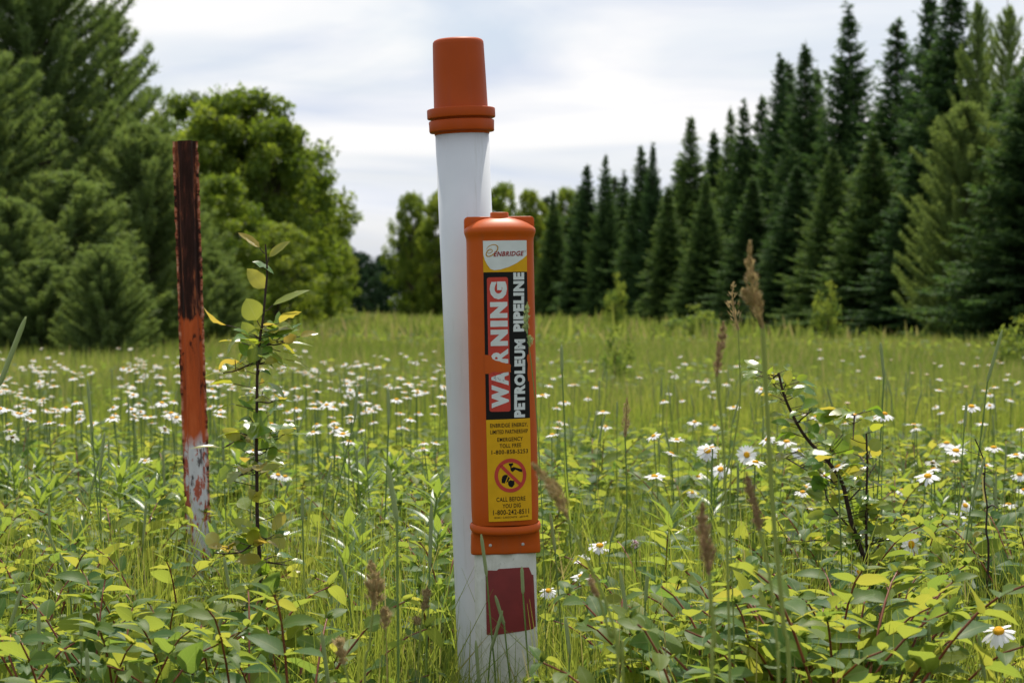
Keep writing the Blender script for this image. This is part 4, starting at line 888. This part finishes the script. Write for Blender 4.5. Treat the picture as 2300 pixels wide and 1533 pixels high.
def timothy(seed, h=.68, hl=.075):
    r_ = np.random.default_rng(seed); st = MB(); hd = MB(); b = r_.normal(0, .022)
    pth = smooth_path([(0, 0, 0), (b * 1.6, 0, h * .5), (b * .8, 0, h - hl)], 4); tube(st, pth, .0013, 5)
    for q in range(3):
        a = r_.random() * 6.28; leaves(st, [(b * .2 * q / 3, 0, h * (.15 + .2 * q))], (math.cos(a), math.sin(a), 2.2), (math.cos(a), math.sin(a), .3), .15, .005, nseg=6, prof='lance', fold=.3, curl=.25, m=1)
    hp = smooth_path([(b * .8, 0, h - hl), (b * .4, 0, h - hl * .5), (0, 0, h)], 6)
    tube(hd, hp, [.0012] + [.0026] * (len(hp) - 3) + [.002, .0008], 8); bristles(hd, hp, .0025, 420, .0042, .0013, .55, 0, seed=seed)
    t = empty('timothy_stalk'); link('stem', st.mesh('timothy_stem', [M_STEM, M_GRASS]), t); link('seed_head', hd.mesh('timothy_head', M_TIM), t); return t
TIM = [timothy(500 + q, .68, (.055, .075, .09, .065, .045)[q]) for q in range(5)]
tims = [(868, 1045, 2.45, 'thick blurred green seed head between sapling and pipe'), (62, 700, 3.1, 'green seed head leaning at the left, against the dark pines'), (968, 1128, 3.0, 'upright green seed head close to the left of the pipe'), (1081, 1192, 3.1, 'green seed head crossing the foot of the orange cover'), (1172, 1268, 3.08, 'green seed head in front of the red patch, to its right'),
        (1112, 1338, 3.1, 'taller of the small seed heads in the middle of the red patch'), (1129, 1364, 3.1, 'shorter of the small seed heads in the middle of the red patch'), (1068, 1440, 3.05, 'seed head at the lower edge before the white pipe'), (1236, 1150, 3.3, 'brownish seed head just right of the orange cover'), (678, 1105, 3.4, 'green seed head right of the sapling stem'),
        (762, 1245, 3.3, 'green seed head in the clearing, taller one'), (765, 1340, 3.2, 'green seed head in the clearing, lower one'), (722, 1410, 2.7, 'slanted seed head at the lower edge left of the pipe'), (1392, 1275, 2.8, 'slanted seed head before the grassy patch'), (1455, 1280, 2.8, 'upright seed head before the grassy patch'), (1270, 1380, 2.7, 'leaning seed head at the lower edge right of the marker'),
        (1655, 1262, 3.4, 'seed head behind the blurred brown one'), (2100, 1400, 2.7, 'blurred seed head low in the right leaves'), (2185, 1410, 2.6, 'seed head before the large daisy'), (1980, 1315, 2.9, 'seed head before the right sapling foot'), (137, 1240, 3.2, 'seed head low at the far left'), (55, 1310, 2.9, 'seed head rising from the front leaves at far left'),
        (85, 1365, 2.8, 'lighter seed head in the front leaves at left'), (178, 1370, 2.8, 'seed head left of the clearing'), (195, 1450, 2.6, 'seed head at the lower edge at left'), (505, 1245, 3.3, 'seed head right of the rusty post foot'), (508, 1355, 3.0, 'drooping seed head right of the rusty post, low'), (330, 1120, 4.0, 'seed head left of the rusty post foot'),
        (1658, 1035, 4.2, 'upright seed head between daisies'), (2172, 900, 4.3, 'seed head crossing a daisy at the top right'), (800, 830, 4.6, 'leaning seed head between sapling and pipe, high'), (745, 1035, 4.4, 'seed head right of the sapling, high'), (195, 850, 4.4, 'tall seed head among the left drift'), (870, 870, 4.4, 'dark seed head left of the pipe in the drift'),
        (1260, 770, 4.6, 'thin seed head right of the marker, high'), (1985, 760, 4.4, 'leaning seed head high at the right'), (2255, 740, 4.2, 'thin tall seed head near the right edge')]
def put_tim(q, px, py, Y, label, group, tilt=None):
    p = P(px, py, Y); src = TIM[q % 5]; o = src if id(src) not in used else copy_tree(src); used.add(id(src)); s = p.z / .68
    ti = r3.gauss(0, .06) if tilt is None else tilt; o.location = (p.x - p.z * math.sin(ti), p.y, 0); o.rotation_euler = (r3.gauss(0, .03), ti, 0); o.scale = (max(s, .95),) * 2 + (s,); tag(o, label, 'grass stalk', group)
for i, (px, py, Y, lb) in enumerate(tims): put_tim(i, px, py, Y, lb, 'nearer green seed heads', {1: .12, 12: -.1, 13: -.08, 15: .12, 0: .05, 30: .3, 35: .12, 3: -.06}.get(i))
for i in range(150):
    Y = math.sqrt(r3.random() * (10 ** 2 - 3.5 ** 2) + 3.5 ** 2); px = r3.uniform(-60, 2360); zt = r3.uniform(.56, .73)
    side = 'left of the rusty post' if px < 430 else 'between rusty post and pipe' if px < 1010 else 'right of the marker'
    put_tim(i, px, 690 + (EYE - zt) / Y * F, Y, 'green cylindrical grass seed head scattered in the meadow, %s' % side, 'scattered green seed heads, %s' % side)
def stalk(name, head, stem, Y, label, mat, r0, ln, n, wd=.0022, srad=.0014, lmp=.35, stem_mat=None, extra=None, up=.6):
    hp = smooth_path([P(x, y, Y) for x, y in head], 6); sp_ = [P(x, y, Y) for x, y in stem]; b = Vector((sp_[-1].x, sp_[-1].y, 0)); sp_.append(Vector((sp_[-1].x + .01, sp_[-1].y, 0)))
    st = MB(); hd = MB(); B0 = np.array(b); tube(st, smooth_path(sp_, 5) - B0, srad, 6); hp = hp - B0; tube(hd, hp, np.linspace(r0 * .12, r0 * .6, len(hp)), 6)
    hp = hp[::-1]; bristles(hd, hp, r0, n, ln, wd, up, 0, 2, lmp, seed=int(head[0][0]))
    for eh in (extra or []):
        q = (smooth_path([P(x, y, Y) for x, y in eh], 5) - B0)[::-1]; tube(hd, q, r0 * .25, 5); bristles(hd, q, r0 * .8, n // 3, ln, wd, up, 0, 2, .1, seed=3)
    t = empty(name, b); link('stem', st.mesh(name + '_stem', stem_mat or M_DRY), t); link('seed_head', hd.mesh(name + '_head', mat), t); tag(t, label, 'grass stalk', 'feathery tan and brown seed heads')
M_STALK = plain('pale_stalk', (.22, .26, .06), .6, .2)
stalk('seeding_stalk', [(1685, 540), (1684, 590), (1692, 650), (1700, 690), (1713, 738)], [(1713, 738), (1722, 900), (1735, 1130), (1760, 1400), (1775, 1600)], 2.0, 'tallest blurred tan seed head against the dark spruces', M_TAN, .0030, .0065, 560, extra=[[(1668, 648), (1680, 668), (1692, 690)]], stem_mat=M_STALK, srad=.0022)
stalk('seeding_stalk', [(1648, 632), (1645, 670), (1652, 715), (1658, 740)], [(1658, 740), (1662, 900), (1640, 1100), (1650, 1500)], 2.6, 'fine pale seed head left of the tallest one', M_TAN, .0035, .005, 130, wd=.0016, srad=.0009, lmp=.8, stem_mat=M_STALK)
stalk('seeding_stalk', [(1625, 722), (1622, 760), (1615, 800), (1610, 845)], [(1610, 845), (1625, 1000), (1632, 1200), (1640, 1560)], 2.1, 'blurred brown seed head standing left of the tallest one', M_PURP, .0025, .006, 280, stem_mat=M_STALK)
stalk('seeding_stalk', [(1196, 1040), (1215, 1062), (1245, 1100), (1262, 1130), (1275, 1165)], [(1275, 1165), (1310, 1240), (1360, 1350), (1395, 1480), (1400, 1580)], 1.9, 'drooping blurred tan seed head touching the orange cover', M_TAN, .0028, .006, 420, stem_mat=M_STALK)
stalk('seeding_stalk', [(1578, 1130), (1578, 1180), (1588, 1240), (1592, 1290)], [(1592, 1290), (1598, 1360), (1605, 1450), (1600, 1600)], 1.85, 'blurred brown seed head in front of the grassy patch', M_PURP, .0032, .007, 420, stem_mat=M_STALK, srad=.0018)
stalk('seeding_stalk', [(1676, 1060), (1685, 1100), (1700, 1150), (1706, 1190)], [(1706, 1190), (1730, 1300), (1745, 1450), (1750, 1600)], 1.9, 'blurred brown seed head below the small facing daisy', M_PURP, .003, .006, 360, stem_mat=M_STALK)
stalk('seeding_stalk', [(1325, 1290), (1333, 1320), (1345, 1340)], [(1345, 1340), (1370, 1430), (1390, 1560)], 2.0, 'short brown seed head left of the grassy patch, low', M_PURP, .0022, .005, 160, stem_mat=M_STALK)
stalk('seeding_stalk', [(832, 1258), (840, 1300), (843, 1330), (838, 1368)], [(838, 1368), (830, 1450), (820, 1600)], 2.35, 'fluffy tan seed head in the clearing left of the pipe', M_TAN, .005, .007, 420, wd=.003, lmp=.6, stem_mat=M_STALK, extra=[[(864, 1360), (866, 1385), (862, 1412)]])
stalk('seeding_stalk', [(760, 1428), (765, 1455), (772, 1490)], [(772, 1490), (790, 1560), (800, 1640)], 2.3, 'fluffy tan seed head at the lower edge left of the pipe', M_TAN, .0048, .007, 240, wd=.003, lmp=.6, stem_mat=M_STALK)
stalk('seeding_stalk', [(960, 1318), (957, 1345), (950, 1368)], [(950, 1368), (942, 1450), (940, 1600)], 2.9, 'cream seed tuft close left of the pipe foot', M_TAN, .005, .007, 260, wd=.003, lmp=.5, stem_mat=M_STALK, extra=[[(930, 1385), (938, 1395), (944, 1402)]])
stalk('seeding_stalk', [(1408, 893), (1407, 930), (1404, 980)], [(1404, 980), (1408, 1150), (1400, 1400)], 4.1, 'upright olive seed head between marker and grassy patch', M_TAN, .005, .007, 300, lmp=.3, stem_mat=M_STEM)
stalk('seeding_stalk', [(1185, 678), (1183, 705), (1181, 725), (1184, 748)], [(1184, 748), (1190, 790), (1197, 850), (1205, 930), (1215, 1100), (1225, 1400)], 3.02, 'thin grass stalk whose seed head crosses the marker label', M_TIM, .0024, .006, 170, wd=.002, srad=.0007, lmp=.4, stem_mat=M_STEM, extra=[[(1189, 752), (1191, 765), (1190, 778)]])
for i in range(130):
    Y = math.sqrt(r3.random() * (16 ** 2 - 3.6 ** 2) + 3.6 ** 2); px = r3.uniform(-60, 2360)
    if i == 0:
        st = MB(); tube(st, [(0, 0, 0), (.01, 0, .3), (.03, 0, .6)], .001, 4); pth = smooth_path([(.03, 0, .56), (.035, 0, .62), (.045, 0, .68)], 5); bristles(st, pth, .006, 90, .006, .0018, .6, 1, 1, .5, seed=9); pm = st.mesh('panicle', [M_DRY, M_TAN])
    o = link('tan_panicle', pm); s = r3.uniform(.85, 1.05); o.location = (X(px, Y), Y, 0); o.scale = (s,) * 3; o.rotation_euler = (r3.gauss(0, .08), r3.gauss(0, .08), r3.random() * 6)
    tag(o, 'thin tan grass panicle in the meadow %s' % ('left of the pipe' if px < 1000 else 'right of the marker'), 'grass stalk', 'thin tan panicles %s' % ('left of the pipe' if px < 1000 else 'right of the marker'))

# ------------------------------------------------------------------ saplings
def sapling(label, Y, stems, twigs, lvs, nrand, rlen, name='apple_sapling', seed=5, rnd_rows=None):
    r_ = np.random.default_rng(seed); b = P(*stems[0][0][-1], Y); b = Vector((b.x, b.y, 0)); B0 = np.array(b); st = MB(); lf = MB()
    paths = []
    for pts, ra, rb_ in stems:
        q = [P(x, y, Y) for x, y in pts]; 
        q.append(Vector((q[-1].x + .004, q[-1].y, 0)))
        sp_ = smooth_path(q, 7) - B0; tube(st, sp_, np.linspace(ra, rb_, len(sp_)), 7); paths.append(sp_)
    for pts in twigs:
        dy = r_.normal(0, .03); q = [P(x, y, Y) + Vector((0, dy * i, 0)) for i, (x, y) in enumerate(pts)]; sp_ = smooth_path(q, 4) - B0; tube(st, sp_, np.linspace(.0018, .001, len(sp_)), 5); paths.append(sp_)
    B = []; D = []; LL = []; WW = []; NN = []; VV = []; CU = []
    for (bx, by, tx, ty, wd, v, nz) in lvs:
        p0, p1 = P(bx, by, Y) , P(tx, ty, Y); d = p1 - p0; dyy = r_.normal(0, .25) * d.length; d.y += dyy
        q0 = np.array(p0) - B0; allp = np.concatenate(paths); dd_ = allp - q0; dd_[:, 2] += .012; near_ = allp[np.argmin((dd_ ** 2).sum(1))]
        tube(st, smooth_path([near_, (near_ + q0) / 2 + [0, 0, -.002], q0], 3), .0008, 5)
        B.append(q0); D.append(d); LL.append(d.length); WW.append(wd * Y / F); VV.append(v); CU.append(.08 + .12 * r_.random())
        NN.append({'f': (r_.normal(0, .25), -1, .25), 'u': (0, -.25, 1), 'o': (r_.normal(0, .3), -.7, .7)}[nz])
    for i in range(nrand):
        pth = paths[0] if r_.random() < .45 or len(paths) == 1 else paths[int(r_.random() * len(paths))]
        k_ = int(r_.random() * (len(pth) - 2)); p0 = pth[k_]
        if p0[2] < .18 or (p0[2] > .925) or (name == 'apple_sapling' and p0[2] < .62 and Y < 3.9 and r_.random() < .55): continue
        a = r_.random() * 6.28; off = np.array([math.cos(a), math.sin(a), .25]); tw = .012 + .03 * r_.random()
        B.append(p0 + off * tw); tube(st, [p0, p0 + off * tw], .0007, 4); D.append(off + r_.normal(0, .35, 3)); ln = rlen * (.6 + .7 * r_.random()); LL.append(ln); WW.append(ln * .55); NN.append(np.array([0, -.3, 1]) + r_.normal(0, .45, 3)); VV.append(np.clip(r_.normal(.55, .2), 0, .85)); CU.append(.2 + .2 * r_.random())
    leaves(lf, np.array([tuple(x) for x in B]), np.array([tuple(x) for x in D]), np.array([tuple(x) for x in NN]), LL, WW, nseg=7, fold=.22, curl=np.array(CU), v=np.array(VV), wav=.09)
    t = empty(name, b); link('trunk', st.mesh(name + '_stem', M_BARK), t); link('foliage', lf.mesh(name + '_leaves', M_APPLE), t); tag(t, label, 'sapling')
sapling('young sapling with a thin dark stem and yellow top leaves, between rusty post and pipe', 3.75,
        [([(596, 548), (598, 575), (600, 610), (597, 650), (590, 720), (583, 770), (578, 840), (577, 920), (576, 1000), (577, 1080), (578, 1170), (583, 1250), (588, 1340), (592, 1460)], .0013, .0042)],
        [[(578, 812), (560, 818), (530, 832), (505, 836)], [(583, 780), (610, 770), (636, 768)], [(576, 980), (540, 985), (500, 1005)], [(577, 900), (600, 905), (615, 900)], [(577, 985), (600, 980), (625, 986)],
         [(578, 1210), (550, 1232), (520, 1232), (500, 1225)], [(585, 1205), (600, 1208)], [(583, 1260), (620, 1258), (655, 1256)], [(586, 1330), (560, 1350), (530, 1378)], [(588, 1345), (620, 1342), (650, 1350), (735, 1346)], [(590, 1440), (560, 1448), (520, 1462)], [(586, 1370), (540, 1372), (500, 1380)], [(578, 1050), (560, 1055), (540, 1065)], [(583, 760), (560, 745), (548, 735)]],
        [(583, 556, 539, 518, 24, .98, 'o'), (604, 577, 650, 537, 24, .72, 'o'), (566, 588, 620, 606, 34, .12, 'u'), (594, 648, 556, 600, 38, .7, 'f'), (613, 685, 692, 639, 24, .62, 'o'), (577, 719, 553, 668, 52, .6, 'f'), (574, 768, 543, 720, 36, .55, 'f'), (583, 745, 576, 700, 22, .6, 'f'),
         (584, 779, 623, 731, 26, .05, 'o'), (612, 752, 650, 748, 28, .08, 'o'), (645, 745, 675, 721, 16, .15, 'u'), (637, 768, 666, 752, 24, .9, 'f'), (640, 770, 706, 768, 13, .6, 'u'), (630, 789, 686, 796, 13, .62, 'u'), (633, 806, 706, 820, 15, .66, 'u'), (501, 836, 453, 838, 14, .7, 'u'), (528, 808, 487, 798, 14, .45, 'u'), (560, 800, 535, 760, 26, .12, 'o'),
         (578, 770, 565, 822, 34, .5, 'f'), (590, 800, 610, 775, 26, .1, 'f'), (575, 815, 552, 830, 20, .1, 'u'), (583, 830, 612, 838, 18, .1, 'u'), (586, 800, 620, 826, 16, .4, 'u'), (613, 900, 662, 898, 16, .05, 'u'), (600, 925, 636, 912, 16, .2, 'u'), (575, 920, 600, 960, 32, .3, 'f'), (570, 925, 535, 892, 14, .15, 'o'), (560, 935, 535, 945, 16, .3, 'u'), (590, 880, 612, 870, 14, .1, 'u'),
         (500, 1005, 430, 995, 18, .72, 'u'), (540, 985, 500, 962, 30, .68, 'f'), (625, 986, 660, 965, 30, .62, 'f'), (640, 975, 700, 968, 12, .5, 'u'), (600, 1010, 580, 975, 24, .2, 'f'), (545, 1010, 530, 970, 28, .15, 'f'), (620, 1000, 600, 1040, 22, .3, 'f'), (560, 1050, 520, 1040, 18, .5, 'u'), (640, 1150, 612, 1190, 28, .75, 'f'), (616, 1200, 640, 1230, 32, .7, 'f'), (600, 1210, 560, 1175, 34, .2, 'f'), (560, 1240, 530, 1205, 34, .1, 'f'), (600, 1290, 575, 1250, 34, .15, 'f'),
         (655, 1256, 690, 1262, 24, .3, 'u'), (590, 1310, 620, 1300, 20, .2, 'o'), (640, 1345, 690, 1330, 26, .3, 'o'), (640, 1355, 715, 1370, 20, .1, 'u'), (520, 1462, 560, 1478, 22, .6, 'u'), (600, 1370, 560, 1355, 30, .15, 'f')],
        210, .042, seed=12)
sapling('crooked dark sapling leaning left with small leaves, at the right of the photo', 4.0,
        [([(1749, 838), (1763, 892), (1790, 950), (1817, 990), (1864, 1041), (1892, 1085), (1905, 1139), (1918, 1190), (1950, 1270), (1985, 1330), (2010, 1360)], .0022, .006), ([(1946, 973), (1948, 1051), (1946, 1119), (1946, 1214), (1951, 1292), (1957, 1365)], .0018, .0036)],
        [[(1750, 838), (1740, 850), (1742, 862), (1755, 875)], [(1790, 950), (1800, 935), (1814, 918)], [(1919, 933), (1907, 983)], [(1749, 1018), (1765, 1028), (1784, 1040)], [(1864, 1041), (1862, 1020), (1861, 1000)], [(1905, 1125), (1935, 1105), (1960, 1085), (1990, 1050)], [(1865, 1075), (1885, 1100)], [(1905, 1180), (1880, 1150), (1862, 1120), (1858, 1080)],
         [(1900, 1208), (1860, 1215), (1830, 1222), (1795, 1232)], [(1955, 1280), (1975, 1265), (1998, 1250)], [(1946, 1170), (1970, 1165), (1995, 1155)], [(1948, 1225), (1975, 1210), (1990, 1205)], [(1957, 1350), (1985, 1340), (2005, 1333)], [(1948, 1060), (1955, 1040), (1960, 1035)]],
        [(1765, 862, 1775, 828, 22, .72, 'f'), (1752, 880, 1712, 872, 24, .6, 'o'), (1765, 885, 1792, 872, 18, .5, 'o'), (1752, 896, 1700, 908, 12, .45, 'u'), (1820, 985, 1838, 946, 26, .15, 'o'), (1893, 975, 1852, 950, 24, .75, 'o'), (1893, 985, 1880, 1020, 40, .3, 'f'), (1910, 983, 1955, 1010, 36, .74, 'f'), (1955, 1010, 1978, 985, 32, .7, 'f'), (1905, 950, 1930, 942, 14, .7, 'u'),
         (1870, 1030, 1900, 1034, 14, .1, 'u'), (1850, 1100, 1825, 1068, 40, .12, 'f'), (1800, 1050, 1775, 1052, 24, .45, 'f'), (1830, 1048, 1792, 1046, 10, .1, 'u'), (1950, 1160, 1928, 1150, 30, .65, 'f'), (1950, 1150, 1972, 1150, 34, .6, 'f'), (1965, 1200, 1940, 1165, 24, .2, 'f'), (1965, 1130, 2010, 1140, 26, .65, 'o'), (1980, 1180, 2000, 1190, 26, .65, 'f'), (1870, 1190, 1858, 1215, 22, .15, 'f'),
         (1900, 1225, 1930, 1230, 24, .2, 'o'), (1935, 1225, 1900, 1232, 14, .4, 'u'), (1960, 1220, 2015, 1205, 14, .5, 'u'), (1975, 1262, 1985, 1300, 20, .6, 'f'), (1930, 1270, 1890, 1266, 14, .3, 'u')],
        190, .040, seed=14)
sapling('thin dark bare twig rising at the right edge behind the large daisy', 3.9, [([(2190, 985), (2203, 1015), (2212, 1044), (2211, 1090), (2217, 1136), (2215, 1190), (2220, 1220), (2219, 1285), (2212, 1370), (2209, 1400)], .0010, .0026)],
        [[(2217, 1140), (2224, 1132), (2230, 1136)], [(2210, 1065), (2204, 1058)], [(2211, 1378), (2225, 1384), (2240, 1382)]], [(2190, 985, 2180, 975, 8, .3, 'u')], 6, .02, name='bare_sapling', seed=16)
# stray low leaves right at the foot of the marker
for i, (px, top, Y, spin, lb) in enumerate([(1375, 1395, 2.9, .3, 'broad leaved plant whose leaf touches the right edge of the marker post')]):
    put_plant(DOG, i + 3, X(px, Y), Y, P(px, top, Y).z / .6, spin, lb, 'plant', None)
